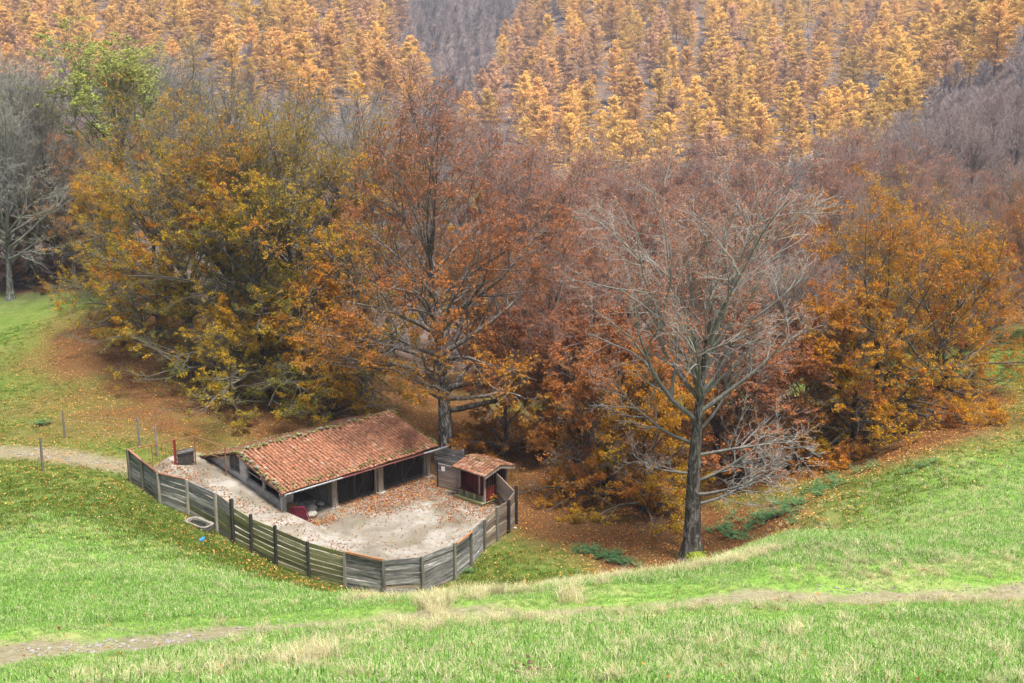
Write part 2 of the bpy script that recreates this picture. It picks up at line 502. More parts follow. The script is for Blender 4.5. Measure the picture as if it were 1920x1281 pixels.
def slab(name, poly, zf, depth, mat, step=.35):
    n = len(poly)
    xs = [p[0] for p in poly]; ys = [p[1] for p in poly]
    bpts = []
    for (ax, ay), (bx, by) in zip(poly, poly[1:] + poly[:1]):
        k = max(1, int(math.hypot(bx - ax, by - ay) / step))
        bpts += [(ax + (bx - ax) * i / k, ay + (by - ay) * i / k) for i in range(k)]
    gx, gy = np.meshgrid(np.arange(min(xs), max(xs), step), np.arange(min(ys), max(ys), step))
    gx = gx.ravel() + rng.uniform(-.08, .08, gx.size); gy = gy.ravel() + rng.uniform(-.08, .08, gy.size)
    ok = inside(gx, gy, poly) & (poly_dist(gx, gy, poly + poly[:1]) > step * .45)
    allp = [Vector(p) for p in bpts] + [Vector(p) for p in zip(gx[ok], gy[ok])]
    m = len(bpts)
    vs, es, fs, *_ = mgeo.delaunay_2d_cdt(allp, [(i, (i + 1) % m) for i in range(m)], [list(range(m))], 1, 1e-5)
    X = np.array([v[0] for v in vs]); Y = np.array([v[1] for v in vs])
    Z = zf(X, Y)
    V = [(X[i], Y[i], Z[i]) for i in range(len(vs))]
    Fc = [tuple(f) for f in fs]
    cnt = {}
    for f in Fc:
        for a, b in zip(f, f[1:] + f[:1]):
            cnt[(a, b)] = 1
    base = len(V)
    low = {}
    for (a, b) in list(cnt):
        if (b, a) not in cnt:
            for k in (a, b):
                if k not in low:
                    low[k] = len(V); V.append((V[k][0], V[k][1], V[k][2] - depth))
            Fc.append((b, a, low[a], low[b]))
    me = bpy.data.meshes.new(name); me.from_pydata(V, [], Fc); me.materials.append(mat); me.update()
    return obj(name, me)

def yard_material():
    t = NT('worn_concrete')
    p = t.pos()
    n1 = t.noise(p, .35, 6, .65, .8); n2 = t.noise(p, 2.2, 6, .7, .5); n3 = t.noise(p, 26, 4, .7)
    c = t.ramp(n1, [(.3, (.10, .088, .068)), (.47, (.185, .167, .135)), (.62, (.31, .295, .265))])
    c = t.mix(t.ramp(n2, [(.45, (0, 0, 0)), (.72, (.8, .8, .8))]), c, (.20, .17, .12))
    c = t.mix(t.ramp(t.noise(p, .6, 5, .7), [(.56, (0, 0, 0)), (.74, (.6, .6, .6))]), c, (.15, .155, .07))
    c = t.mix(t.ramp(n3, [(.3, (.35, .35, .35)), (.55, (0, 0, 0))]), c, (.16, .13, .10))
    return t.surf(c, .92, .15, n2, .03, .5)
M_YARD = yard_material()
flat = lambda X, Y: .012 + (fbm(X, Y, 2.5, 12) - .5) * .07
HUTC = at_z(909, 948, 0)[:2]
def hl(x, y):
    return (HUTC[0] + EV[0] * x + BV[0] * y, HUTC[1] + EV[1] * x + BV[1] * y)
YC = (-8.5, 60.0)
def pt(k):
    x, y = FPW[k][:2]; q = math.hypot(YC[0] - x, YC[1] - y)
    return (x + (YC[0] - x) / q * .2, y + (YC[1] - y) / q * .2)
ramp_poly = [pt(k) for k in range(0, 10)] + [bl(2.6, -3.4), TIP, bl(.35, .45), bl(.35, 9.7), bl(-1.6, 9.9)]
ramp = slab('ramp', ramp_poly, lambda X, Y: np.maximum(ramp_z(X, Y), flat(X, Y) + .01), .9, M_YARD)
tag(ramp, kind='structure')
yard_poly = [pt(8), pt(9), pt(10), pt(11), pt(12), pt(13), pt(14), pt(15), pt(16), pt(17), hl(2.4, .1), hl(2.4, 2.6), bl(12.6, 1.0), bl(12.6, 9.2), bl(.36, 9.2), bl(.36, .4), bl(1.3, -1.5)]
yard = slab('yard_floor', yard_poly, flat, .5, M_YARD)
tag(yard, kind='structure')

# ------------------------------------------------------------------ materials of the buildings
M_STONE = plain('limewashed_wall', (.50, .47, .42), .9, .1, .3, 2.5)
M_CONC = plain('grey_render', (.34, .325, .29), .9, .1, .35, 3)
M_LICHEN = plain('lichened_stone', (.20, .195, .15), .95, .1, .4, 12)
M_OLDWOOD = wood_mat('old_post_timber', (.10, .08, .06), (.27, .235, .19), (.45, .41, .35), axis=2)
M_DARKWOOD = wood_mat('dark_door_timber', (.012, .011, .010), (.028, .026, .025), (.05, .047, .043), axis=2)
M_BRACE = wood_mat('door_brace_timber', (.03, .028, .026), (.06, .057, .053), (.09, .085, .08))
M_RAFTER = wood_mat('rafter_timber', (.04, .03, .022), (.10, .075, .055), (.16, .12, .09))
M_GUT = plain('zinc_gutter', (.42, .43, .44), .45, .5, .2, 8, .3)
M_GUTR = plain('red_painted_gutter', (.16, .05, .045), .6, .4, .3, 8)
M_PINK = plain('red_painted_rack', (.24, .02, .05), .5, .4, .2, 8)
M_RED = wood_mat('oxblood_boards', (.045, .008, .008), (.105, .017, .015), (.16, .035, .03), axis=2)
M_GREENWOOD = wood_mat('mossy_sill_timber', (.07, .07, .045), (.17, .16, .10), (.28, .26, .18), (.14, .15, .05), .5)
M_STRAW = plain('pale_rubble', (.30, .28, .245), .95, .1, .35, 9)
M_GLASS = plain('dark_window_glass', (.03, .035, .04), .15, .5, .1, 3)

def tile_material():
    t = NT('clay_tile')
    c = t.ramp(t.attr('tint'), [(0, (.15, .07, .04)), (.3, (.29, .125, .068)), (.6, (.40, .18, .098)), (.85, (.45, .235, .145)), (1, (.42, .34, .26))])
    p = t.pos()
    n = t.noise(p, 9, 5, .7)
    c = t.mix(t.ramp(n, [(.35, (.75, .75, .75)), (.6, (0, 0, 0))]), c, (.16, .075, .05), 'MIX')
    c = t.mix(t.ramp(t.noise(p, 1.3, 5, .75), [(.5, (0, 0, 0)), (.75, (.6, .6, .6))]), c, (.17, .12, .08))
    return t.surf(c, .85, .2, n, .01, .5)
M_TILE = tile_material()
def moss_material():
    t = NT('moss'); p = t.pos()
    c = t.ramp(t.noise(p, 3.5, 4, .7), [(.3, (.05, .055, .018)), (.5, (.15, .15, .045)), (.68, (.26, .255, .17))])
    return t.surf(c, .95, .1, t.noise(p, 25, 3), .02, .8)
M_MOSS = moss_material()

def tile_geo(w, ln, seg=5):
    """one half-round cover tile, tapering, lying along +y (up the slope), base at the origin"""
    vs = []
    for y, r, lift in ((0, w * .40, .03), (ln, w * .31, 0.0)):
        for k in range(seg + 1):
            a = math.pi * k / seg
            vs.append((math.cos(a) * r, y, math.sin(a) * r * .95 + lift))
    n = seg + 1
    fs = [(k, k + 1, n + k + 1, n + k) for k in range(seg)]
    # thickness at the lower lip
    vs2 = [(math.cos(math.pi * k / seg) * w * .31, 0, math.sin(math.pi * k / seg) * w * .31 * .9 + .015) for k in range(n)]
    fs += [(k + 1, k, 2 * n + k, 2 * n + k + 1) for k in range(seg)]
    return np.array(vs + vs2, float), np.array(fs, int)

def roof_side(parent, x0, x1, org, up, slope_len, dx, dy, n_single, seed, row_lift=.03, name='tile'):
    """tiles in columns from x0 to x1; org = local (y, z) of the eave, up = local (dy, dz) unit up the slope"""
    r = np.random.default_rng(seed)
    ncol = int(round((x1 - x0) / dx)); nrow = int(round(slope_len / dy))
    TV, TF = tile_geo(dx, dy * 1.35)
    ax = np.array([1, 0, 0.]); ay = np.array([0, up[0], up[1]]); an = np.cross(ax, ay)
    if an[2] < 0: an = -an; TF = TF[:, ::-1]
    Mx = np.stack([ax, ay, an], 1)
    sag = lambda x: -.05 * math.sin(math.pi * (x - x0) / (x1 - x0)) + .025 * math.sin(x * 1.9 + seed)
    singles = []; V = []; Fc = []; T = []; o = 0
    variants = []
    if n_single:
        for k in range(9):
            me = fast_mesh('tile', TV @ Mx.T, [TF], dict(tint=np.full(len(TF), (k + .5) / 9)), [M_TILE], smooth=True)
            variants.append(me)
    for j in range(nrow):
        for i in range(ncol):
            x = x0 + (i + .5) * dx + r.normal() * .012
            s = j * dy + r.normal() * .014
            p = np.array([x, org[0] + up[0] * s, org[1] + up[1] * s + sag(x)]) + an * (row_lift + r.normal() * .006)
            tint = np.clip(.45 + .16 * r.normal() + .25 * (r.random() < .06), 0, .999)
            if r.random() < .012: tint = .97
            yaw = r.normal() * .035
            if len(singles) < n_single:
                ob = bpy.data.objects.new(name, variants[int(tint * 9)])
                ob.location = p; ob.rotation_euler = (0, 0, yaw)
                singles.append(link(ob, parent))
            else:
                cy, sy = math.cos(yaw), math.sin(yaw)
                L = TV @ np.array([[cy, sy, 0], [-sy, cy, 0], [0, 0, 1]])
                V.append(L @ Mx.T + p); Fc.append(TF + o); o += len(TV); T.append(np.full(len(TF), tint))
    if V:
        me = fast_mesh('roof_tiles', np.concatenate(V), [np.concatenate(Fc)], dict(tint=np.concatenate(T)), [M_TILE], smooth=True)
        tag(obj('roof_tiles', me, parent), kind='stuff')

def lumps(name, spots, parent, mat, seed, flat_=.6):
    """many small irregular cushions in one mesh; spots: (x,y,z,r)"""
    r = np.random.default_rng(seed)
    bm = bmesh.new(); bmesh.ops.create_icosphere(bm, subdivisions=1, radius=1)
    base = np.array([v.co[:] for v in bm.verts]); fc = np.array([[v.index for v in f.verts] for f in bm.faces]); bm.free()
    V = []; Fs = []; o = 0
    for x, y, z, rad in spots:
        b = base * (1 + r.normal(size=(len(base), 1)) * .18) * rad * np.array([1 + .3 * r.normal(), 1 + .3 * r.normal(), flat_])
        V.append(b + (x, y, z)); Fs.append(fc + o); o += len(base)
    me = fast_mesh(name, np.concatenate(V), [np.concatenate(Fs)], mats=[mat], smooth=True)
    return tag(obj(name, me, parent), kind='stuff')

# ------------------------------------------------------------------ the barn
def barn():
    L, W2, RISE, ZE = 12.416, 4.677, 1.377, 2.316
    t = thing('sheep_barn', 'long low barn with red tiled roof and dark doors beside the yard', 'barn', (BX, BY, 0), PHI)
    zr = lambda y: ZE - .12 + (RISE * (y / W2) if y <= W2 else RISE * (2 - y / W2))
    sl = math.hypot(W2, RISE); uy, uz = W2 / sl, RISE / sl
    # roof deck (a thin bent slab) under the tiles
    m = MB()
    prof = [(0, ZE - .10), (W2, ZE + RISE - .10), (2 * W2, ZE - .10), (2 * W2, ZE - .17), (W2, ZE + RISE - .17), (0, ZE - .17)]
    vs = [(x, y, z) for x in (.02, L - .02) for y, z in prof]
    m.add(vs, [(0, 1, 7, 6), (1, 2, 8, 7), (2, 3, 9, 8), (3, 4, 10, 9), (4, 5, 11, 10), (5, 0, 6, 11), (0, 5, 4, 1), (1, 4, 3, 2), (6, 7, 10, 11), (7, 8, 9, 10)])
    roof = m.build('roof', plain('roof_underlay', (.06, .03, .022), .95, .1, .3, 6), t)
    roof_side(roof, 0, L, (-.08, ZE - .10 - .025), (uy, uz), sl + .04, .262, .262, 300, 5)
    roof_side(roof, 0, L, (2 * W2 + .08, ZE - .10 - .025), (-uy, uz), sl + .04, .262, .262, 0, 6)
    # ridge tiles
    TV, TF = tile_geo(.34, .46)
    Vs = []; Fs = []; T = []; o = 0
    for i in range(33):
        x = L * i / 33
        sg = -.05 * math.sin(math.pi * x / L) + .02 * math.sin(x * 1.9 + 5)
        A = np.stack([TV[:, 1] + x, TV[:, 0] + W2 + random.gauss(0, .015), TV[:, 2] + ZE + RISE - .06 + sg + random.gauss(0, .01)], 1)
        Vs.append(A); Fs.append(TF + o); o += len(TV); T.append(np.full(len(TF), min(.99, max(0, random.gauss(.4, .25)))))
    for k in range(33):
        me = fast_mesh('ridge_tile', Vs[k], [TF], dict(tint=T[k]), [M_TILE], smooth=True)
        obj('ridge_tile', me, roof)
    # verge tiles with moss, stones and moss along ridge, verges and eave
    sp = []
    for i in range(150):
        x = random.uniform(0, L); sp.append((x, W2 + random.gauss(0, .16), ZE + RISE + .06 + random.gauss(0, .03), random.uniform(.05, .13)))
    for i in range(120):
        y = random.uniform(0, W2); xx = random.choice((.06, L - .08)) + random.gauss(0, .09)
        sp.append((xx, y, ZE + .04 + RISE * y / W2, random.uniform(.04, .11)))
    for i in range(70):
        y = random.uniform(W2, 2 * W2); sp.append((.08 + random.gauss(0, .1), y, ZE + .04 + RISE * (2 - y / W2), random.uniform(.05, .11)))
    for i in range(170):
        x = random.uniform(0, L) ; dn = 1 - .35 * x / L
        y = abs(random.gauss(.28, .16)); sp.append((x, y, ZE + .02 + RISE * y / W2, random.uniform(.035, .09)))
    for i in range(50):
        x = random.uniform(0, L); y = random.uniform(.3, W2); sp.append((x, y, ZE + .0 + RISE * y / W2, random.uniform(.03, .06)))
    for i in range(110):
        x = random.uniform(0, L); y = 2 * W2 - abs(random.gauss(.1, .12)); sp.append((x, y, ZE + .06, random.uniform(.04, .1)))
    lumps('roof_moss', sp, roof, M_MOSS, 3)
    # weighting stones on the ridge and verges
    for i in range(20):
        s_ = MB()
        bm = bmesh.new(); bmesh.ops.create_icosphere(bm, subdivisions=1, radius=1)
        k = random.uniform(.08, .14)
        vs = [(v.co.x * k * random.uniform(.9, 1.4), v.co.y * k * random.uniform(.8, 1.2), v.co.z * k * .7) for v in bm.verts]
        s_.add(vs, [[v.index for v in f.verts] for f in bm.faces]); bm.free()
        o = s_.build('roof_stone', M_LICHEN, roof)
        if i < 12: x = random.uniform(.1, L); o.location = (x, W2 + random.gauss(0, .08), ZE + RISE + .14)
        else:
            y = random.uniform(.4, W2); o.location = (.1, y, ZE + .11 + RISE * y / W2)
    # fascia, wall plate, rafters
    MB().box(.1, L - .1, .03, .09, ZE - .30, ZE - .175).build('fascia', M_RAFTER, t)
    MB().box(.2, L - .2, .64, .84, zr(.735) - .30, zr(.735) - .065).build('wall_plate', M_RAFTER, t)
    for i in range(14):
        x = .3 + i * (L - .6) / 13
        MB().beam((x, .05, zr(.05) - .12), (x, W2 - .1, zr(W2 - .1) - .12), .09, .11).build('rafter', M_RAFTER, t)
    for y in (.35, 2.2):
        MB().beam((.02, y, zr(y) - .24), (.8, y, zr(y) - .24), .1, .1).build('purlin_end', M_STONE, t)
    # verge board on the left gable
    MB().beam((.0, -.02, ZE - .17), (.0, W2, ZE + RISE - .17), .04, .13).build('verge_board', plain('verge_board', (.30, .16, .11), .85, .2), t)
    # posts of the open front
    flare = MB().tube([(4.245, .735, -.05), (4.245, .735, .35), (4.24, .735, 1.0), (4.25, .735, zr(.735) - .2)], [.27, .22, .18, .19], 9)
    flare.build('post', M_OLDWOOD, t, jitter=.02)
    MB().box(7.868 - .24, 7.868 + .20, .56, .92, -.05, zr(.735) - .2).build('post', M_OLDWOOD, t, .03, jitter=.012)
    MB().box(12.06 - .16, 12.06 + .14, .60, .88, -.05, zr(.735) - .2).build('post', M_OLDWOOD, t, .03, jitter=.012)
    MB().box(.36, .66, .60, .88, .5, zr(.735) - .2).build('post', M_CONC, t, .02)
    for x in (4.245, 7.85, 12.05):
        MB().box(x - .34, x + .32, .44, 1.02, -.02, .07).build('post_footing', M_CONC, t, .02, jitter=.015)
    MB().box(7.52, 7.60, .70, .86, 0, zr(.735) - .2).build('door_frame', M_OLDWOOD, t)
    MB().box(11.72, 11.80, .70, .86, 0, zr(.735) - .2).build('door_frame', M_OLDWOOD, t)
    # doors: boards, frame, diagonal braces
    for xa, xb in ((4.55, 7.5), (8.12, 11.7)):
        mid = (xa + xb) / 2
        for k, (a, b) in enumerate(((xa, mid - .02), (mid + .02, xb))):
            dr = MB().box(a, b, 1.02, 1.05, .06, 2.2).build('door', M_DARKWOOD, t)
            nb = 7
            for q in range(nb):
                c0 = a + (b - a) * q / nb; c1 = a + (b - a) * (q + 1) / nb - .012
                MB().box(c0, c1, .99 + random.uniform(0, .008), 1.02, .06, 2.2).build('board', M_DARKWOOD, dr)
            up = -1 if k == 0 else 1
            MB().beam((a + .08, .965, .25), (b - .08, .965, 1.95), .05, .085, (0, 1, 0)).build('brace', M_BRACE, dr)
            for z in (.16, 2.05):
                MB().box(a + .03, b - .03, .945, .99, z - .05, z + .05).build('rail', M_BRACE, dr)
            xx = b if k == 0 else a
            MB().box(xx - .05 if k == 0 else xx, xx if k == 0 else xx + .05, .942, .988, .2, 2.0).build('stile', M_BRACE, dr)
    # walls: back, right end, left gable pieces
    MB().box(.3, 12.2, 8.8, 9.05, -.3, zr(8.9) - .08).build('wall', M_CONC, t)
    m = MB()
    for xa, xb in ((11.95, 12.2),):
        pr = [(1.06, -.2), (8.78, -.2), (8.78, zr(8.78) - .1), (W2, zr(W2) - .1), (1.06, zr(1.06) - .1)]
        vs = [(x, y, z) for x in (xa, xb) for y, z in pr]
        m.add(vs, [(0, 1, 2, 3, 4), (9, 8, 7, 6, 5)] + [(i, i + 5, (i + 1) % 5 + 5, (i + 1) % 5) for i in range(5)])
    m.build('wall', M_CONC, t)
    # inner partition behind the open bay
    MB().box(4.33, 4.5, 1.06, 8.78, 0, 2.3).build('partition', M_OLDWOOD, t)
    def prism(name, y0, y1, z0a, z0b, z1a, z1b, mat, x0=.36, x1=.56, parent=t):
        vs = [(x, y, z) for x in (x0, x1) for y, z in ((y0, z0a), (y1, z0b), (y1, z1b), (y0, z1a))]
        return MB().add(vs, [(0, 1, 2, 3), (7, 6, 5, 4), (0, 4, 5, 1), (1, 5, 6, 2), (2, 6, 7, 3), (3, 7, 4, 0)]).build(name, mat, parent)
    # low wall under the openings, following the ramp
    prism('low_wall', .9, 4.35, .2, .6, 1.42, 2.02, M_CONC)
    prism('wall', 6.15, 8.78, .8, 1.2, zr(6.15) - .1, zr(8.78) - .1, M_STONE)
    prism('wall', 5.0, 6.15, .8, 1.0, 2.1, 2.22, M_STONE)          # under the window
    prism('wall', 4.35, 4.98, .6, .8, zr(4.35) - .1, zr(4.98) - .1, M_STONE)
    wnd = prism('window', 5.0, 6.13, 2.23, 2.33, zr(5) - .25, zr(6.13) - .12, M_GLASS, .44, .47)
    for y in (5.04, 5.55, 6.09):
        MB().box(.40, .44, y - .03, y + .03, 2.2, zr(y) - .16).build('mullion', M_OLDWOOD, wnd)
    MB().beam((.42, 5.0, 2.66), (.42, 6.13, 2.66), .03, .035).build('glazing_bar', M_OLDWOOD, wnd)
    MB().box(.33, .44, 4.98, 6.16, 2.16, 2.21).build('sill', M_CONC, wnd)
    for y, w in ((2.55, .14), (4.28, .16)):
        MB().box(.38, .54, y - w / 2, y + w / 2, .8, zr(y) - .1).build('gable_post', M_CONC, t, .01)
    MB().beam((.45, .9, 1.95), (.45, 4.2, 2.48), .05, .06).build('gable_rail', M_OLDWOOD, t)
    # gutters on brackets: zinc at both ends, a red painted length between
    def gutter(name, xa, xb, mat, zo=0.0, r_=.075):
        pr = [(math.cos(a) * r_, math.sin(a) * r_) for a in [math.pi + math.pi * k / 7 for k in range(8)]]
        pr2 = [(p[0] * .86, p[1] * .86 + .006) for p in reversed(pr)]
        pr = pr + pr2; n = len(pr)
        za = ZE - .19 + zo; vs = [(x, -.13 + p[0], za + p[1] - .008 * (x - 6)) for x in (xa, xb) for p in pr]
        MB().add(vs, [(i, (i + 1) % n, (i + 1) % n + n, i + n) for i in range(n)] + [tuple(range(n - 1, -1, -1)), tuple(range(n, 2 * n))]).build(name, mat, t)
    gutter('gutter', .08, 4.3, M_GUT); gutter('gutter', 4.28, 11.0, M_GUTR, -.012); gutter('gutter', 10.98, 13.1, M_GUT, 0.0, .085)
    for k in range(8):
        x = .4 + k * 1.6
        MB().box(x - .015, x + .015, -.21, .04, ZE - .30 - .008 * (x - 6), ZE - .285 - .008 * (x - 6)).build('gutter_bracket', M_GUT, t)
    MB().tube([(.2, -.13, ZE - .22), (.2, .3, ZE - .5), (.22, .5, ZE - .62), (.24, .5, .9)], .04, 8).build('downpipe', M_GUT, t)
    return t
BARN = barn()

def prop(name, label, cat, x, y, z, build, rz=0.0):
    w = bl(x, y); o = thing(name, label, cat, (w[0], w[1], z), PHI + rz); build(o); return o
def hay_rack(o):
    MB().beam((0, 0, .15), (1.0, -.55, -.02), .05).build('bottom_rail', M_PINK, o)
    MB().beam((0, 0, 1.0), (0.72, -.40, .92), .055).build('top_rail', M_PINK, o)
    MB().beam((0.72, -.40, .92), (1.03, -.57, 0), .06).build('end_rail', M_PINK, o)
    MB().beam((0, 0, .02), (0, 0, 1.0), .055).build('end_rail', M_PINK, o)
    for k in range(1, 8):
        f = k / 8
        MB().tube([(0.95 * f, -.52 * f, .15 - .15 * f), (0.72 * f, -.40 * f, 1.0 - .08 * f)], .012, 6).build('bar', M_PINK, o)
    MB().add([(0.03, -.02, .2), (.93, -.52, .05), (.70, -.39, .88), (0.03, -.02, .95), (0.03, .0, .2), (.93, -.50, .05), (.70, -.37, .88), (0.03, 0, .95)],
             [(0, 1, 2, 3), (7, 6, 5, 4), (0, 4, 5, 1), (1, 5, 6, 2), (2, 6, 7, 3), (3, 7, 4, 0)]).build('sheet', plain('rack_sheet', (.075, .012, .02), .6, .3), o)
prop('hay_rack', 'crimson painted metal hay rack leaning at the open barn bay', 'hay rack', .75, .4, .06, hay_rack)
def rubble(o):
    r = random.Random(4)
    for k in range(16):
        a = r.uniform(.14, .34)
        bm = bmesh.new(); bmesh.ops.create_icosphere(bm, subdivisions=2, radius=1)
        vs = [(v.co.x * a * r.uniform(.92, 1.1) * 1.3, v.co.y * a * r.uniform(.92, 1.1), v.co.z * a * .7) for v in bm.verts]
        q = MB().add(vs, [[v.index for v in f.verts] for f in bm.faces]).build('lump', M_STRAW, o); bm.free()
        q.location = (r.uniform(0, 1.9), r.uniform(-.5, 1.5), a * .35 + r.uniform(0, .15)); q.rotation_euler = (r.uniform(-.3, .3), r.uniform(-.3, .3), r.uniform(0, 6))
prop('rubble_heap', 'heap of pale rubble on the floor of the open barn bay', 'rubble', 2.0, .8, .03, rubble)
def sack(o):
    bm = bmesh.new(); bmesh.ops.create_cube(bm, size=1)
    bmesh.ops.subdivide_edges(bm, edges=bm.edges[:], cuts=3, use_grid_fill=True)
    for v in bm.verts:
        c = v.co; k = 1 - .18 * (abs(c.z) * 2) ** 3
        c.x *= .62 * k * (1 + .06 * math.sin(c.z * 9)); c.y *= .42 * k; c.z *= .7
        c.x += random.uniform(-.02, .02); c.y += random.uniform(-.02, .02)
    me = bpy.data.meshes.new('sack_body'); bm.to_mesh(me); bm.free()
    me.materials.append(plain('sack_plastic', (.36, .37, .38), .5, .4, .15, 5))
    for p in me.polygons: p.use_smooth = True
    b = obj('sack_body', me, o); b.location = (0, 0, .36)
    MB().box(-.22, .22, -.03, .03, .66, .76).build('sack_fold', me.materials[0], o, .015)
prop('feed_sack', 'pale grey sack standing in the open barn bay behind the hay rack', 'sack', 1.35, 1.5, .9, lambda o: sack(o))
prop('straw_bale', 'bale under the grey sack in the dark open barn bay', 'bale', 1.35, 1.5, .03, lambda o: (MB().box(-.5, .5, -.32, .32, 0, .87).build('bale_body', plain('bale_hay', (.17, .13, .07), .95, .1, .4, 14), o, .04, jitter=.02),
     [MB().box(x - .012, x + .012, -.33, .33, -.005, .876).build('twine', plain('twine', (.35, .28, .14)), o) for x in (-.22, .22)]))

# ------------------------------------------------------------------ the boarded fence round the yard
M_FB = [wood_mat('fence_board_silver', (.045, .042, .038), (.23, .22, .20), (.48, .465, .44), (.15, .165, .09), .12),
        wood_mat('fence_board_green', (.055, .055, .03), (.175, .17, .09), (.31, .295, .20), (.15, .16, .05), .34),
        wood_mat('fence_board_grey', (.03, .028, .027), (.20, .193, .185), (.52, .51, .49)),
        wood_mat('fence_board_brown', (.10, .075, .055), (.24, .185, .14), (.36, .295, .23))]
M_FP = [wood_mat('fence_post_grey', (.09, .085, .065), (.22, .205, .165), (.33, .31, .26), axis=2),
        wood_mat('fence_post_dark', (.018, .016, .014), (.04, .036, .032), (.075, .066, .058), axis=2)]
M_NEWWOOD = wood_mat('fresh_cut_rail', (.20, .085, .04), (.36, .165, .075), (.45, .24, .12))
M_RUSTRAIL = wood_mat('brown_top_rail', (.10, .045, .025), (.20, .10, .06), (.30, .17, .11))
def unit_board():
    bm = bmesh.new(); bmesh.ops.create_cube(bm, size=1)
    bmesh.ops.bevel(bm, geom=bm.edges[:], offset=.03, segments=1, affect='EDGES')
    me = bpy.data.meshes.new('board'); bm.to_mesh(me); bm.free(); return me
UB = unit_board()
def sized_board(name, a, b, zlo_a, zlo_b, h, th, mat, parent, off=0.0):
    """a board between ground points a and b (local), lower edge zlo_a..zlo_b, height h"""
    ln = math.hypot(b[0] - a[0], b[1] - a[1]); ang = math.atan2(b[1] - a[1], b[0] - a[0]); sl = math.atan2(zlo_b - zlo_a, ln)
    n = (-math.sin(ang), math.cos(ang))
    m = MB()
    nx = 5; hw = h / 2
    ring = lambda x: [(x, -th / 2, -hw + random.uniform(-.012, .006)), (x, th / 2, -hw), (x, th / 2, hw), (x, -th / 2, hw + random.uniform(-.008, .012))]
    vs = []
    for k in range(nx + 1):
        vs += ring(-ln / 2 + ln * k / nx)
    fs = [(4 * k + i, 4 * k + 4 + i, 4 * k + 4 + (i + 1) % 4, 4 * k + (i + 1) % 4) for k in range(nx) for i in range(4)]
    fs += [(0, 1, 2, 3), (4 * nx + 3, 4 * nx + 2, 4 * nx + 1, 4 * nx)]
    o = m.add(vs, fs).build(name, mat, parent)
    o.location = ((a[0] + b[0]) / 2 + n[0] * off, (a[1] + b[1]) / 2 + n[1] * off, (zlo_a + zlo_b) / 2 + hw)
    o.rotation_euler = (random.gauss(0, .02), -sl + random.gauss(0, .009), ang)
    return o
def board_fence():
    ox, oy = FPW[10][0], FPW[10][1]
    t = thing('board_fence', 'weathered timber board fence curving round the concrete yard', 'fence', (ox, oy, 0))
    lp = [(p[0] - ox, p[1] - oy, p[2], p[3]) for p in FPW]
    hend = hl(1.12, -.06)
    lp.append((hend[0] - ox, hend[1] - oy, .0, 1.95))
    dark = {5, 6, 7, 8, 16, 17}
    top_gap = {5: .38, 6: .18, 7: .12, 16: .08, 17: .30}
    for i, (x, y, z, h) in enumerate(lp[:-1]):
        w = .15 if i not in (5, 16, 17) else .17
        m = MB().box(-w / 2, w / 2, -w / 2 + .0, w / 2, -.35, h + .03)
        o = m.build('post', M_FP[1] if i in dark else M_FP[0], t, .015, jitter=.008)
        o.location = (x, y, z)
        k0, k1 = lp[max(i - 1, 0)], lp[min(i + 1, len(lp) - 1)]
        o.rotation_euler = (random.gauss(0, .012), random.gauss(0, .012), math.atan2(k1[1] - k0[1], k1[0] - k0[0]))
    for i in range(len(lp) - 1):
        a, b = lp[i], lp[i + 1]
        kind = 0 if i < 5 else 1 if i < 9 else 2 if i < 14 else 3
        nb = [6, 6, 6, 6, 6, 6, 7, 7, 7, 7, 7, 7, 7, 6, 6, 7, 6, 6][i]
        ta = a[3] - top_gap.get(i, .03); tb = b[3] - top_gap.get(i + 1, .03)
        gap = .02 if kind != 1 else .045
        off = .095
        for k in range(nb):
            za = a[2] + .03 + (ta - .03) * k / nb; zb = b[2] + .03 + (tb - .03) * k / nb
            hh = (min(ta, tb) / nb - gap + (.012 if kind != 1 else 0)) * random.uniform(.9, 1.0)
            rr_ = random.random()
            mat = M_FB[kind]
            if kind == 0 and i >= 3 and rr_ < .3: mat = M_FB[1]
            if kind == 2 and rr_ < .14: mat = M_FB[3]
            o = sized_board('board', a, b, za, zb, hh, .045, mat, t, off + random.uniform(-.022, .022))
        # a capping rail where the photo shows one
        if i in (0, 1, 2): sized_board('top_rail', a, b, a[2] + ta + .005, b[2] + tb + .005, .07, .14, M_RUSTRAIL, t, .03)
        if i in (9, 12): sized_board('top_rail', a, b, a[2] + ta - .02, b[2] + tb - .02, .10, .06, M_NEWWOOD, t, -.0 if i == 9 else -.1)
    sized_board('board', lp[3], lp[4], lp[3][2] + lp[3][3] * .70, lp[4][2] + lp[4][3] * .52, .1, .03, M_NEWWOOD, t, .14)
    return t
FENCE = board_fence()

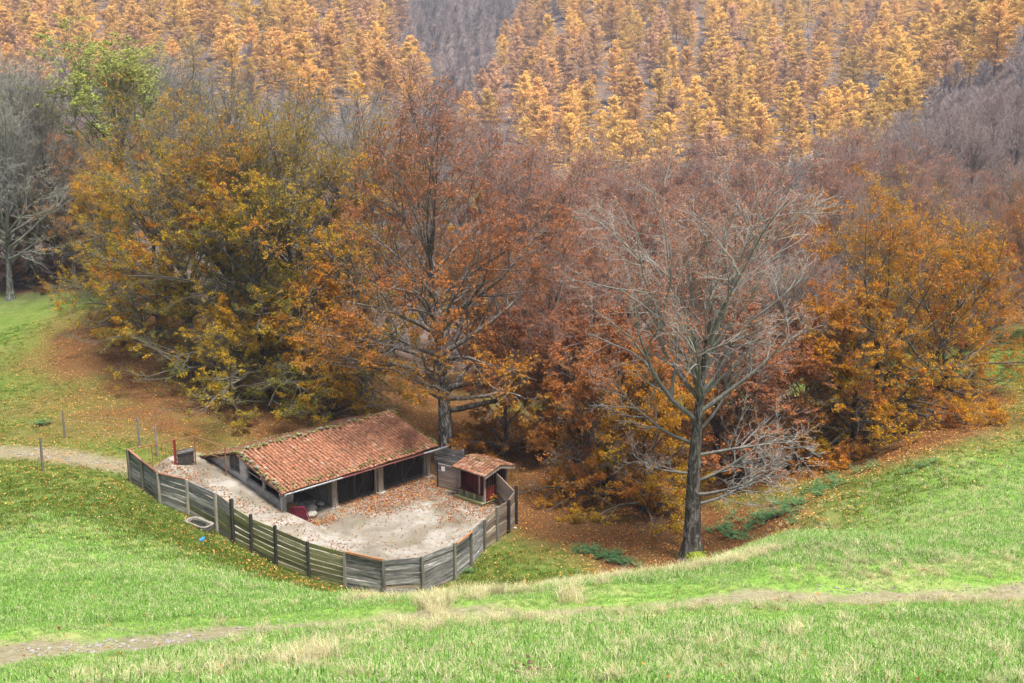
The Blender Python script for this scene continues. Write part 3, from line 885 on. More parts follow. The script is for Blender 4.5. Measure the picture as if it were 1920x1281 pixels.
# ------------------------------------------------------------------ feeding hut
M_MESHW = plain('wire_mesh_steel', (.28, .28, .29), .5, .4, .2, 10, .4)
def hut():
    t = thing('feeding_hut', 'small oxblood red wooden hut with mossy tiled roof in the yard corner', 'hut', (HUTC[0], HUTC[1], 0.02), PHI)
    D, Wd = 2.05, 2.3           # depth along e, width along b
    for y in (.1, 1.15, 2.2):
        MB().box(.05, D - .05, y - .07, y + .07, 0, .1).build('bearer', M_GREENWOOD, t)
    for k in range(6):
        MB().box(-.32 + k * .42, .08 + k * .42, -.06, Wd + .06, .1, .15).build('floor_board', M_GREENWOOD, t, .008)
    MB().box(-.34, -.29, -.1, Wd + .1, .04, .22).build('step_board', M_GREENWOOD, t, .01)
    zt = 1.92
    for x, y in ((.05, .05), (.05, Wd - .05), (D - .05, .05), (D - .05, Wd - .05)):
        MB().box(x - .05, x + .05, y - .05, y + .05, .15, zt + .05).build('corner_post', M_OLDWOOD, t, .008)
    # red side facing the lower fence: boards below, open dark above with a rail
    for k in range(7):
        x0 = .12 + k * (D - .24) / 7
        MB().box(x0, x0 + (D - .24) / 7 - .012, .02, .045, .17, 1.0).build('side_board', M_RED, t)
    MB().box(.1, D - .1, .0, .06, 1.0, 1.08).build('side_rail', M_RED, t)
    for k in range(9):
        x0 = .2 + k * (D - .4) / 8
        MB().tube([(x0, .03, 1.08), (x0, .03, zt)], .009, 6).build('bar', M_MESHW, t)
    # back and far side
    MB().box(D - .06, D - .02, .1, Wd - .1, .17, zt).build('back_wall', M_RED, t)
    MB().box(.1, D - .1, Wd - .06, Wd - .02, .17, zt).build('side_wall', M_RED, t)
    # front: plank skirt, trough ledge, recessed red boards
    for k in range(9):
        y0 = .12 + k * (Wd - .24) / 9
        MB().box(.0, .03, y0, y0 + (Wd - .24) / 9 - .014, .17, .55).build('skirt_board', M_GREENWOOD if k % 3 else M_OLDWOOD, t)
    MB().box(-.06, .3, .1, Wd - .1, .56, .62).build('ledge', M_RED, t)
    for k in range(8):
        y0 = .12 + k * (Wd - .24) / 8
        MB().box(.42, .45, y0, y0 + (Wd - .24) / 8 - .012, .6, zt - .05).build('front_board', M_RED, t)
    MB().box(.0, .08, .1, Wd - .1, zt - .08, zt + .03).build('lintel', M_RED, t)
    MB().box(-.0, .06, .45, .53, .17, zt - .08).build('mullion', M_OLDWOOD, t)
    # roof: ridge along the width
    y0, y1 = -.32, Wd + .30
    xf, xr, xb = -.30, 1.12, 2.42
    zf, zr_, zb = 1.98, 2.36, 2.02
    m = MB(); pr = [(xf, zf), (xr, zr_), (xb, zb), (xb, zb - .05), (xr, zr_ - .05), (xf, zf - .05)]
    vs = [(x, y, z) for y in (y0, y1) for x, z in pr]
    m.add(vs, [(0, 6, 7, 1), (1, 7, 8, 2), (2, 8, 9, 3), (3, 9, 10, 4), (4, 10, 11, 5), (5, 11, 6, 0), (0, 1, 4, 5), (1, 2, 3, 4), (6, 11, 10, 7), (7, 10, 9, 8)])
    roof = m.build('roof', M_RAFTER, t)
    MB().beam((xf, y0 + .02, zf - .11), (xr, y0 + .02, zr_ - .11), .04, .12).build('verge_board', M_OLDWOOD, roof)
    MB().beam((xr, y0 + .02, zr_ - .11), (xb, y0 + .02, zb - .11), .04, .12).build('verge_board', M_OLDWOOD, roof)
    # gable infill
    MB().add([(.05, .02, zt), (D, .02, zt), (xr, .02, zr_ - .1), (.05, .05, zt), (D, .05, zt), (xr, .05, zr_ - .1)], [(0, 1, 2), (5, 4, 3), (0, 3, 4, 1), (1, 4, 5, 2), (2, 5, 3, 0)]).build('gable', M_RED, t)
    # tiles as single pieces
    for side, (xa, za, xb2, zb2, n) in enumerate(((xf - .05, zf - .03, xr, zr_, 5), (xb + .05, zb - .03, xr, zr_, 5))):
        ln = math.hypot(xb2 - xa, zb2 - za); ux, uz = (xb2 - xa) / ln, (zb2 - za) / ln
        dy = ln / n; ncol = 11; dx = (y1 - y0) / ncol
        TV, TF = tile_geo(dx, dy * 1.3)
        ax = np.array([0, 1, 0.]); ay = np.array([ux, 0, uz]); an = np.cross(ax, ay); an = an if an[2] > 0 else -an
        Mx = np.stack([ax, ay, an], 1)
        var = [fast_mesh('tile', TV @ Mx.T, [TF], dict(tint=np.full(len(TF), k / 6 + .08)), [M_TILE], smooth=True) for k in range(6)]
        for j in range(n):
            for i in range(ncol):
                p = np.array([xa, y0 + (i + .5) * dx, za]) + ay * (j * dy) + an * (.025)
                o = bpy.data.objects.new('tile', random.choice(var)); o.location = p + np.random.default_rng(i * 7 + j).normal(size=3) * .008
                link(o, roof)
    sp = []
    for i in range(70): sp.append((xr + random.gauss(0, .12), random.uniform(y0, y1), zr_ + .07, random.uniform(.03, .09)))
    for i in range(45):
        f = random.random(); sp.append((xf + (xr - xf) * f, random.uniform(y0, y1), zf + (zr_ - zf) * f + .07, random.uniform(.02, .06)))
    lumps('roof_moss', sp, roof, M_MOSS, 8)
    TV, TF = tile_geo(.24, .4)
    for k in range(8):
        A = np.stack([TV[:, 0] + xr, TV[:, 1] + y0 + k * (y1 - y0 - .08) / 8, TV[:, 2] + zr_ + .01], 1)
        obj('ridge_tile', fast_mesh('ridge_tile', A, [TF], dict(tint=np.full(len(TF), random.random() * .8)), [M_TILE], smooth=True), roof)
    return t
hut()

# the mesh fronted board screen between barn and hut
def screen():
    a = at_z(821, 914, 0); b = at_z(873, 926, 0)
    t = thing('board_screen', 'brown board screen faced with wire mesh between barn and red hut', 'screen', (a[0], a[1], 0.02))
    ln = math.hypot(b[0] - a[0], b[1] - a[1]); t.rotation_euler = (0, 0, math.atan2(b[1] - a[1], b[0] - a[0]))
    h0, h1 = 1.62, 1.5
    M_SC = wood_mat('screen_board', (.11, .075, .055), (.25, .185, .135), (.38, .30, .24))
    nb = 9
    for k in range(nb):
        z = .08 + k * (h0 - .1) / nb
        MB().box(.05, ln - .05, 0, .03, z, z + (h0 - .1) / nb - .012).build('board', M_SC, t, .004, jitter=.004)
    MB().box(-.04, .05, -.03, .07, 0, h0 + .06).build('post', M_DARKWOOD, t)
    MB().tube([(ln, -.05, 0), (ln, -.05, 1.45), (ln - .1, -.05, 1.56), (ln - .35, -.05, 1.62), (.1, -.05, 1.66)], .022, 8).build('mesh_frame', M_MESHW, t)
    for k in range(8):
        z = .62 + k * .12
        MB().box(.05, ln, -.055, -.049, z, z + .011).build('mesh_wire', M_MESHW, t)
    for k in range(16):
        x = .08 + k * (ln - .1) / 15
        MB().box(x, x + .01, -.061, -.055, .6, 1.52).build('mesh_wire', M_MESHW, t)
    MB().box(.36, .62, -.075, -.068, 1.2, 1.52).build('paper_notice', plain('white_notice', (.78, .78, .78), .8, .2, .04, 3), t)
    # broom leaning on the screen
    w = t.matrix_basis @ Vector((ln * .76, -.42, 0.02))
    br = thing('broom', 'old yard broom leaning against the mesh screen', 'broom', w, t.rotation_euler[2])
    MB().tube([(0, 0, .12), (.12, .33, 1.15)], .018, 7).build('handle', M_OLDWOOD, br)
    MB().box(-.16, .16, -.05, .05, .07, .13).build('head', M_OLDWOOD, br, .01)
    for k in range(9):
        MB().box(-.15 + k * .034, -.128 + k * .034, -.045, .045, 0, .07).build('bristle', M_RAFTER, br)
    # grey boarding behind, closing the gap beside the barn
    a2 = at_z(812, 897, 0); b2 = at_z(856, 905, 0)
    t2 = thing('board_screen', 'old grey board screen closing the gap behind the mesh screen', 'screen', (a2[0], a2[1] + 1.2, 0), math.atan2(b2[1] - a2[1], b2[0] - a2[0]))
    ln2 = math.hypot(b2[0] - a2[0], b2[1] - a2[1]) + .5
    for k in range(8):
        MB().box(0, ln2, 0, .035, .02 + k * .23, .23 + k * .23).build('board', M_FB[2], t2, .005, jitter=.006)
    for x in (.1, ln2 - .1):
        MB().box(x - .06, x + .06, .04, .14, 0, 1.95).build('post', M_OLDWOOD, t2)
screen()

# ------------------------------------------------------------------ rusty pipe gate at the top of the ramp
M_RUST = plain('rusty_pipe', (.22, .10, .05), .75, .3, .35, 12)
M_REDP = plain('red_gate_post', (.20, .022, .016), .6, .4, .2, 10)
def gate():
    p0 = FPW[0]
    def wp(u, v, z): return at_z(u, v, z)
    A = Vector((p0[0], p0[1], p0[2]))
    B = Vector(wp(330, 876, 2.3)); C = Vector(wp(367, 868, 2.45)); D = Vector(wp(425, 898, 1.75))
    t = thing('pipe_gate', 'rusty pipe gate with red post at the top of the yard ramp', 'gate', B)
    L = lambda p, dz=0: Vector(p) - B + Vector((0, 0, dz))
    hB = H - B[1] * tand(824) - B[2]; hC = H - C[1] * tand(818) - C[2]; hD = H - D[1] * tand(838) - D[2]; hA = p0[3]
    MB().tube([L(A, hA - .02), L(B, hB - .02)], .03, 8).build('top_rail', M_RUST, t)
    MB().tube([L(B, hB - .02), L(C, hC)], .03, 8).build('top_rail', M_RUST, t)
    MB().tube([L(C, hC), L(D, hD)], .03, 8).build('top_rail', M_RUST, t)
    MB().tube([L(A, hA * .3), L(B, hB * .45)], .022, 8).build('lower_rail', M_RUST, t)
    MB().tube([L(C, hC * .5), L(D, hD * .62)], .02, 8).build('lower_rail', M_RUST, t)
    MB().box(-.07, .07, -.07, .07, -.3, hB).build('post', M_REDP, t, .01)
    for P, h in ((C, hC), (D, hD)):
        MB().tube([L(P, -.3), L(P, h)], .045, 8).build('post', M_RUST, t)
    mid = (A + B) / 2
    MB().tube([L(mid, 0), L(mid, (hA + hB) / 2)], .025, 8).build('upright', M_RUST, t)
    for k in range(1, 14):
        f = k / 14; q = A.lerp(B, f)
        MB().tube([L(q, hA * .3 + (hB * .45 - hA * .3) * f), L(q, hA + (hB - hA) * f)], .006, 5).build('wire', M_RUST, t)
    for k in range(1, 8):
        f = k / 8; q = C.lerp(D, f)
        MB().tube([L(q, hC * .5 + (hD * .62 - hC * .5) * f), L(q, hC + (hD - hC) * f)], .006, 5).build('wire', M_RUST, t)
    # dark boards wired to the gate
    d_ = (C - B); ln = math.hypot(d_[0], d_[1]); 
    for k in range(4):
        sized_board('board', L(B + d_ * .08), L(B + d_ * .93), .06 + k * .26, .06 + k * .26 + d_[2] * .9, .245, .03, M_FB[2] if k == 3 else M_FP[1], t, -.08)
    return t
gate()

# ------------------------------------------------------------------ field fence posts
M_FIELD = wood_mat('field_post_timber', (.07, .06, .05), (.16, .14, .12), (.27, .25, .22), axis=2)
def field_post(u, vt, vb, label):
    p = gpt(u, vb); h = H - p[1] * tand(vt) - p[2]
    t = thing('fence_post', label, 'post', p, random.uniform(0, 3), 'rough field fence posts')
    MB().tube([(0, 0, -.4), (0, 0, h * .5), (.02, .01, h)], [.075, .07, .06], 8).build('stake', M_FIELD, t, jitter=.008)
    for z in (.35, .7, .93):
        MB().tube([(.075 * math.cos(k), .075 * math.sin(k), h * z) for k in [i * 2 * math.pi / 8 for i in range(8)]], .006, 5).build('wire_tie', M_MESHW, t)
    return p, h
fps = [field_post(81, 821, 884, 'dark field post in front of the stony lane at left'), field_post(122, 770, 822, 'field post on the leafy meadow left of the lane'),
       field_post(262, 783, 838, 'field post just behind the left end of the board fence'), field_post(295, 798, 856, 'short field post beside the rusty pipe gate')]
def wire_run(a, b, label):
    (p, h), (q, g) = a, b
    t = thing('fence_wire', label, 'wire', p)
    for z in (.35, .7, .93):
        n = 9; pts_ = []
        for k in range(n):
            f = k / (n - 1)
            pts_.append(((q[0] - p[0]) * f, (q[1] - p[1]) * f, (h * z) * (1 - f) + (q[2] - p[2] + g * z) * f - .05 * math.sin(math.pi * f)))
        MB().tube(pts_, .005, 4).build('strand', M_MESHW, t)
wire_run(fps[1], fps[2], 'thin wire strands between two posts behind the lane')
wire_run(fps[2], fps[3], 'thin wire strands beside the rusty pipe gate')

# ------------------------------------------------------------------ trough, bottle and litter of the yard edge
def trough():
    p = gpt(373, 990); q = FPW[4]
    ang = math.atan2(FPW[4][1] - FPW[3][1], FPW[4][0] - FPW[3][0])
    t = thing('stone_trough', 'rough stone trough on the grass outside the board fence', 'trough', p, ang)
    Mt = plain('trough_stone', (.21, .19, .165), .95, .1, .4, 7)
    bm = bmesh.new()
    n = 12
    L, W, hh = 1.9, .9, .34
    def rect(l, w, z, k):
        out = []
        for i in range(28):
            a = 2 * math.pi * i / 28
            c, s = math.cos(a), math.sin(a)
            e = 5.0; r = (abs(c / (l / 2)) ** e + abs(s / (w / 2)) ** e) ** (-1 / e)
            r *= 1 + .035 * math.sin(3.1 * a + k) + random.uniform(-.02, .02)
            out.append(bm.verts.new((c * r, s * r, z + random.uniform(-.02, .02))))
        return out
    rings = [rect(L * .86, W * .8, -.15, 1), rect(L * .95, W * .92, .15, 1), rect(L, W, hh, 1), rect(L * .84, W * .68, hh - .01, 1), rect(L * .80, W * .6, .12, 1)]
    for a, b in zip(rings[:-1], rings[1:]):
        for i in range(28): bm.faces.new((a[i], a[(i + 1) % 28], b[(i + 1) % 28], b[i]))
    bm.faces.new(rings[-1]); 
    me = bpy.data.meshes.new('basin'); bm.to_mesh(me); bm.free(); me.materials.append(Mt); obj('basin', me, t)
    MB().add([(math.cos(a) * .66, math.sin(a) * .24, .27) for a in [2 * math.pi * k / 16 for k in range(16)]], [tuple(range(16))]).build('water', plain('trough_water', (.02, .022, .018), .08, .5, .2, 3), t)
    sp = [(random.uniform(-.8, .8), random.choice((-.4, .4)) + random.gauss(0, .04), random.uniform(.0, .3), random.uniform(.04, .1)) for _ in range(40)]
    lumps('moss', sp, t, M_MOSS, 5)
trough()
def bottle():
    p = gpt(378, 1016)
    t = thing('blue_canister', 'small bright blue plastic canister lying on the grass', 'canister', (p[0], p[1], p[2] + .09), R_(75))
    Mb = plain('blue_plastic', (.02, .22, .62), .4, .5, .1, 4)
    MB().tube([(-.30, 0, 0), (-.29, 0, .0), (.16, 0, .02), (.22, 0, .025)], [.06, .085, .085, .05], 12).build('body', Mb, t, smooth=False)
    MB().tube([(.22, 0, .025), (.31, 0, .028)], [.035, .035], 10).build('cap', plain('canister_cap', (.02, .12, .35), .5, .4), t)
bottle()
def white_scrap():
    p = gpt(966, 992)
    t = thing('limestone_block', 'small white stone lying at the foot of the fence corner', 'stone', p)
    bm = bmesh.new(); bmesh.ops.create_icosphere(bm, subdivisions=2, radius=.11)
    for v in bm.verts: v.co *= random.uniform(.85, 1.15); v.co.z *= .6
    me = bpy.data.meshes.new('stone_body'); bm.to_mesh(me); bm.free(); me.materials.append(plain('white_stone', (.38, .365, .34), .9, .2)); o = obj('stone_body', me, t); o.location = (0, 0, .05)
white_scrap()

# ------------------------------------------------------------------ trees
def nrm(v): return v / (np.linalg.norm(v, axis=-1, keepdims=True) + 1e-9)
def grow(p, d_, ln, K, wob, trop, r):
    """N branches as polylines: start p, direction d_, length ln; trop pulls z"""
    out = [p]; d_ = nrm(d_); st = (ln / K)[:, None]
    for k in range(K):
        d_ = d_ + r.normal(size=d_.shape) * wob
        d_[:, 2] += trop
        d_ = nrm(d_)
        p = p + d_ * st
        out.append(p)
    return np.stack(out, 1)
def spawn(P, rad, ln, per, t0, t1, a0, a1, frac, r, tpow=1.0, up=0.0, flatten=0.0):
    """children on N parents (N,K+1,3)"""
    N, K1, _ = P.shape; K = K1 - 1
    idx = np.repeat(np.arange(N), per)
    t = t0 + (t1 - t0) * r.random(N * per) ** tpow
    f = t * K; k = np.minimum(f.astype(int), K - 1); f = (f - k)[:, None]
    a = P[idx, k]; b = P[idx, k + 1]
    pos = a + (b - a) * f; pd = nrm(b - a)
    ref = r.normal(size=pos.shape); ref[:, 2] *= (1 - flatten)
    perp = nrm(ref - (ref * pd).sum(-1, keepdims=True) * pd)
    ang = a0 + (a1 - a0) * r.random(N * per)
    d_ = pd * np.cos(ang)[:, None] + perp * np.sin(ang)[:, None]
    d_[:, 2] += up
    L = ln[idx] * frac * (1 - .55 * t) * (.65 + .6 * r.random(N * per))
    pr = rad[idx, k] * (1 - f[:, 0]) + rad[idx, k + 1] * f[:, 0]
    return pos, nrm(d_), L, pr
def tubes(P, rad, S):
    N, K1, _ = P.shape
    T = np.empty_like(P); T[:, 1:-1] = P[:, 2:] - P[:, :-2]; T[:, 0] = P[:, 1] - P[:, 0]; T[:, -1] = P[:, -1] - P[:, -2]
    T = nrm(T)
    ref = np.where(np.abs(T[..., 2:3]) < .85, np.array([0, 0, 1.]), np.array([1., 0, 0]))
    n1 = nrm(np.cross(T, ref)); n2 = np.cross(T, n1)
    a = np.arange(S) * 2 * np.pi / S
    V = P[:, :, None] + rad[:, :, None, None] * (n1[:, :, None] * np.cos(a)[:, None] + n2[:, :, None] * np.sin(a)[:, None])
    i = np.arange(N * K1 * S).reshape(N, K1, S); j = np.roll(i, -1, 2)
    q = np.stack([i[:, :-1], j[:, :-1], j[:, 1:], i[:, 1:]], -1).reshape(-1, 4)
    return V.reshape(-1, 3), q
def taper(r0, r1, K):
    return r0[:, None] + (r1 - r0)[:, None] * np.linspace(0, 1, K + 1)
def leaf_quads(C, s, r, tilt=1.15, aspect=.62):
    n = len(C)
    N = nrm(np.stack([r.normal(size=n) * tilt, r.normal(size=n) * tilt, np.ones(n)], 1))
    a = r.normal(size=(n, 3)); U = nrm(a - (a * N).sum(1, keepdims=True) * N); W = np.cross(N, U)
    s = s[:, None]
    fold = N * s * .25
    V = np.stack([C - U * s, C + W * s * aspect + fold, C + U * s, C - W * s * aspect + fold], 1).reshape(-1, 3)
    return V, np.arange(n * 4).reshape(n, 4)

def beech(name, seed, Ht, R, h0=.25, stems=1, limbs=26, n2=8, n3=7, n4=5, leaf=5, dens=None, tintf=None, lsize=.06, droop=.0, up_ang=(14, 82), r0=.42, lean=0.0, prof=None, twig_r=.011, wobble=.09, trunk_f=.74, trunk_w=.03, extra=()):
    """wood mesh and crown mesh of a broad-leaved tree, base at the origin"""
    r = np.random.default_rng(seed)
    K0 = 14
    prof = prof or (lambda h: np.interp(h, [0, .3, .65, 1.0], [.95, 1.0, .95, .85]))
    parts = []
    # stems
    if stems == 1:
        p = np.zeros((1, 3)); d_ = np.array([[lean, 0, 1.]]); ln = np.array([Ht * trunk_f])
    else:
        p = np.concatenate([r.normal(size=(stems, 2)) * .22, np.zeros((stems, 1))], 1)
        a = np.arange(stems) * 2.4 + r.random()
        d_ = np.stack([np.cos(a) * .32, np.sin(a) * .32, np.ones(stems)], 1); ln = Ht * (.75 + .2 * r.random(stems))
    P0 = grow(p, d_, ln, K0, trunk_w if stems == 1 else .07, .03, r)
    P0[:, 0, 2] -= .5
    rad0 = taper(np.full(stems, r0 / stems ** .35), np.full(stems, .03), K0)
    rad0[:, 0] *= 1.75; rad0[:, 1] *= 1.05
    parts.append(tubes(P0, rad0, 10))
    # limbs by height
    per = max(4, limbs // stems)
    hfr = np.sort(h0 + (.97 - h0) * r.random((stems, per)) ** 1.15, 1)
    idx = np.repeat(np.arange(stems), per); t = hfr.ravel(); f = t * K0; k = np.minimum(f.astype(int), K0 - 1); f = (f - k)[:, None]
    pos = P0[idx, k] * (1 - f) + P0[idx, k + 1] * f; pd = nrm(P0[idx, k + 1] - P0[idx, k])
    hn = (t - h0) / (1 - h0)
    az = np.arange(len(t)) * 2.399 + r.normal(size=len(t)) * .35
    el = R_(up_ang[1]) + (R_(up_ang[0]) - R_(up_ang[1])) * hn + r.normal(size=len(t)) * .12
    dd = np.stack([np.cos(az) * np.sin(el), np.sin(az) * np.sin(el), np.cos(el)], 1)
    L1 = R * prof(hn) * (.8 + .4 * r.random(len(t))) * 1.12
    if len(extra):                 # limbs set by hand: height fraction, azimuth, angle from vertical, length
        ex = np.array(extra, float)
        te = np.clip(ex[:, 0] / trunk_f, 0, .97); fe = te * K0; ke = np.minimum(fe.astype(int), K0 - 1); fe = (fe - ke)[:, None]
        pe = P0[0, ke] * (1 - fe) + P0[0, ke + 1] * fe
        a_, e_ = np.radians(ex[:, 1]), np.radians(ex[:, 2])
        pos = np.concatenate([pos, pe]); dd = np.concatenate([dd, np.stack([np.cos(a_) * np.sin(e_), np.sin(a_) * np.sin(e_), np.cos(e_)], 1)])
        L1 = np.concatenate([L1, ex[:, 3]]); t = np.concatenate([t, te]); hn = np.concatenate([hn, np.ones(len(ex))])
        idx = np.concatenate([idx, np.zeros(len(ex), int)]); k = np.concatenate([k, ke]); f = np.concatenate([f, fe])
    K1 = 9
    P1 = grow(pos, dd, L1, K1, wobble, .045, r)
    low = np.clip(1 - hn * 2.2, 0, 1)
    tt = np.linspace(0, 1, K1 + 1)
    P1[:, :, 2] -= (droop * low * L1)[:, None] * tt[None] ** 2.2
    pr = (rad0[idx, k] * (1 - f[:, 0]) + rad0[idx, k + 1] * f[:, 0])
    thin = np.ones(len(t))
    if len(extra): thin[-len(ex):] = np.where(ex[:, 0] < .35, .65, 1.0)
    rad1 = taper(np.minimum(pr * .62, .02 + L1 * .022) * thin, np.full(len(t), .018), K1)
    parts.append(tubes(P1, rad1, 6))
    # branches
    K2 = 5
    q, d2, L2, pr2 = spawn(P1, rad1, L1, n2, .18, .98, R_(25), R_(62), .62, r, .8, .12, .45)
    P2 = grow(q, d2, L2, K2, wobble * 1.4, .03, r)
    rad2 = taper(np.minimum(pr2 * .7, .012 + L2 * .014), np.full(len(L2), .011), K2)
    parts.append(tubes(P2, rad2, 4))
    K3 = 3
    q, d3, L3, pr3 = spawn(P2, rad2, L2, n3, .1, 1.0, R_(25), R_(65), .55, r, .8, .08, .5)
    L3 = np.clip(L3, .35, 2.4)
    P3 = grow(q, d3, L3, K3, .16, .02, r)
    rad3 = taper(np.minimum(pr3 * .75, .016), np.full(len(L3), twig_r * .75), K3)
    parts.append(tubes(P3, rad3, 3))
    K4 = 1
    q, d4, L4, pr4 = spawn(P3, rad3, L3, n4, .1, 1.0, R_(20), R_(60), .6, r, .8, .05, .5)
    L4 = np.clip(L4, .25, 1.3)
    P4 = grow(q, d4, L4, K4, .2, .02, r)
    rad4 = taper(np.minimum(pr4 * .8, twig_r), np.full(len(L4), twig_r * .45), K4)
    parts.append(tubes(P4, rad4, 3))
    Vs = []; Fs = []; o = 0; tw = []
    for i, (v, q_) in enumerate(parts):
        Vs.append(v); Fs.append(q_ + o); o += len(v); tw.append(np.full(len(v), 1.0 if i >= 3 else .6 if i == 2 else .4 if i == 1 else 0.0))
    wood = fast_mesh(name + '_wood', np.concatenate(Vs), [np.concatenate(Fs)], dict(twig=np.concatenate(tw)), smooth=True)
    # leaves along the twigs
    n = len(P4) * leaf
    ti = np.repeat(np.arange(len(P4)), leaf)
    f = (r.random(n) ** .6)[:, None]
    C = P4[ti, 0] + (P4[ti, 1] - P4[ti, 0]) * f
    C = C + r.normal(size=C.shape) * np.array([.09, .09, .06])
    hz = C[:, 2] / Ht; rr = np.hypot(C[:, 0], C[:, 1]) / R
    cl = fbm(C[:, 0] + 50 + C[:, 2] * .7, C[:, 1] + 50 - C[:, 2] * .9, 2.6, seed)
    dn = dens(hz, rr, cl, C) if dens else np.ones(n)
    keep = r.random(n) < dn
    C = C[keep]; hz = hz[keep]; rr = rr[keep]; cl = cl[keep]
    tint = tintf(hz, rr, cl, C) if tintf else cl
    tint = np.clip(tint + r.normal(size=len(C)) * .09, 0, 1)
    s = lsize * (.65 + .7 * r.random(len(C)))
    V, q_ = leaf_quads(C, s, r)
    crown = fast_mesh(name + '_crown', V, [q_], dict(tint=tint, rnd=r.random(len(C))))
    return wood, crown

def bark_mat(name, dark, mid, light, twig, moss=(.11, .12, .055)):
    t = NT(name)
    c = t.coord('Object', (3, 3, 1.1))
    n = t.noise(c, 1.5, 5, .7, 1.0)
    col = t.ramp(n, [(.36, dark), (.5, mid), (.62, light)])
    col = t.mix(t.ramp(t.noise(c, .5, 3), [(.5, (0, 0, 0)), (.7, (.6, .6, .6))]), col, moss)
    col = t.mix(t.attr('twig'), col, twig)
    dn = t.n('BsdfDiffuse'); t.l(col, dn.inputs['Color']); t.l(dn.outputs[0], t.out.inputs['Surface'])
    return t.m
BARK_DARK = bark_mat('beech_bark_dark', (.03, .026, .022), (.07, .062, .052), (.15, .14, .125), (.17, .15, .125))  # darkest of the beech bark tones, blotched by noise
BARK_PALE = bark_mat('beech_bark_pale', (.035, .03, .027), (.09, .083, .075), (.42, .40, .38), (.15, .125, .105))
BARK_HERO = bark_mat('lone_beech_bark', (.025, .022, .02), (.075, .068, .06), (.22, .21, .195), (.29, .28, .255))
BARK_LICH = bark_mat('lichened_bark', (.035, .033, .028), (.10, .10, .088), (.24, .24, .215), (.27, .265, .225))
BARK_GREY = bark_mat('beech_bark_grey', (.055, .05, .046), (.15, .145, .135), (.30, .29, .275), (.33, .31, .285))
BARK_RED = bark_mat('beech_bark_reddish', (.05, .042, .04), (.12, .105, .10), (.22, .20, .19), (.27, .215, .195))

OLIVE = (.15, .175, .02); YEL = (.50, .34, .022); OCH = (.50, .255, .02); ORG = (.52, .205, .025); RUS = (.42, .155, .035); RED = (.34, .135, .062); PNK = (.41, .205, .13)
L_GOLD = leaf_mat('leaf_gold_green', [(0, OLIVE), (.25, (.17, .15, .025)), (.5, YEL), (.72, OCH), (.9, ORG), (1, RUS)])
L_AMBER = leaf_mat('leaf_amber', [(0, (.14, .12, .02)), (.25, YEL), (.5, OCH), (.75, ORG), (1, (.30, .10, .04))])
L_RUST = leaf_mat('leaf_rust', [(0, (.20, .13, .022)), (.22, OCH), (.45, RUS), (.7, RED), (1, PNK)])
L_RED = leaf_mat('leaf_red_brown', [(0, OCH), (.25, RUS), (.6, RED), (1, PNK)])
L_GREEN = leaf_mat('leaf_pale_green', [(0, (.12, .17, .035)), (.5, (.23, .28, .06)), (1, (.36, .38, .10))])
L_DULL = leaf_mat('leaf_dull_brown', [(0, (.16, .10, .04)), (.5, (.22, .10, .05)), (1, (.25, .13, .09))])

up_bare = lambda h, lo, hi: np.clip((hi - h) / (hi - lo), 0, 1)
PROTO = {}
PROTO['gold1'] = beech('gold1', 21, 22, 8.6, .12, 1, 38, 8, 7, 4, 16, lambda h, rr, c, C: (.25 + .75 * up_bare(h, .65, 1.02)) * np.clip((c - .40) * 6, .03, 1),
                       lambda h, rr, c, C: -.02 + .35 * h + 2.2 * (c - .5) + .2 * (rr - .5), droop=.5)
PROTO['gold2'] = beech('gold2', 22, 21, 8.0, .10, 1, 36, 8, 7, 4, 16, lambda h, rr, c, C: (.22 + .78 * up_bare(h, .62, 1.0)) * np.clip((c - .41) * 6, .03, 1),
                       lambda h, rr, c, C: .10 + .3 * h + 2.2 * (c - .5), droop=.55)
PROTO['rust'] = beech('rust', 23, 25.5, 8.2, .20, 1, 42, 8, 7, 4, 13, lambda h, rr, c, C: (.30 + .70 * up_bare(h, .5, 1.0)) * np.clip((c - .38) * 6, .06, 1),
                      lambda h, rr, c, C: .05 + .85 * np.clip(h - .12, 0, 1) + .5 * (c - .4), droop=.35, up_ang=(14, 80), r0=.55)
PROTO['bare'] = beech('bare', 24, 22, 7.2, .22, 1, 34, 8, 7, 5, 1, lambda h, rr, c, C: .10 * np.ones(len(h)), lambda h, rr, c, C: c, up_ang=(14, 66), r0=.4, twig_r=.014, wobble=.11)
PROTO['redthin'] = beech('redthin', 25, 20, 6.8, .18, 1, 32, 8, 7, 4, 9, lambda h, rr, c, C: (.55 - .2 * h) * np.clip((c - .2) * 3, .1, 1),
                         lambda h, rr, c, C: .3 + .4 * h + .6 * (c - .4), up_ang=(12, 62), r0=.3, twig_r=.013)
PROTO['amber'] = beech('amber', 26, 14.5, 8.6, .06, 3, 42, 8, 7, 4, 24, lambda h, rr, c, C: (.25 + .75 * up_bare(h, .75, 1.05)) * np.clip((c - .31) * 6, .08, 1),
                       lambda h, rr, c, C: .30 + .3 * rr + 1.3 * (c - .5) + .2 * h, droop=.55, r0=.45, up_ang=(18, 86), prof=lambda h: np.interp(h, [0, .4, .8, 1], [1.0, 1.0, .8, .5]))
PROTO['young'] = beech('young', 27, 9.0, 4.4, .06, 1, 28, 7, 6, 4, 17, lambda h, rr, c, C: np.clip((c - .40) * 6, .04, 1), lambda h, rr, c, C: .2 + .3 * h + .7 * (c - .4), droop=.35, r0=.16)
PROTO['oak'] = beech('oak', 28, 22, 9.0, .30, 1, 34, 7, 6, 5, 12, lambda h, rr, c, C: np.clip((c - .30) * 5, 0, 1) * np.clip(1 - (C[:, 0] - .5) / 3, .0, 1), lambda h, rr, c, C: .2 + .7 * h + .5 * (c - .5), r0=.45, lsize=.085)
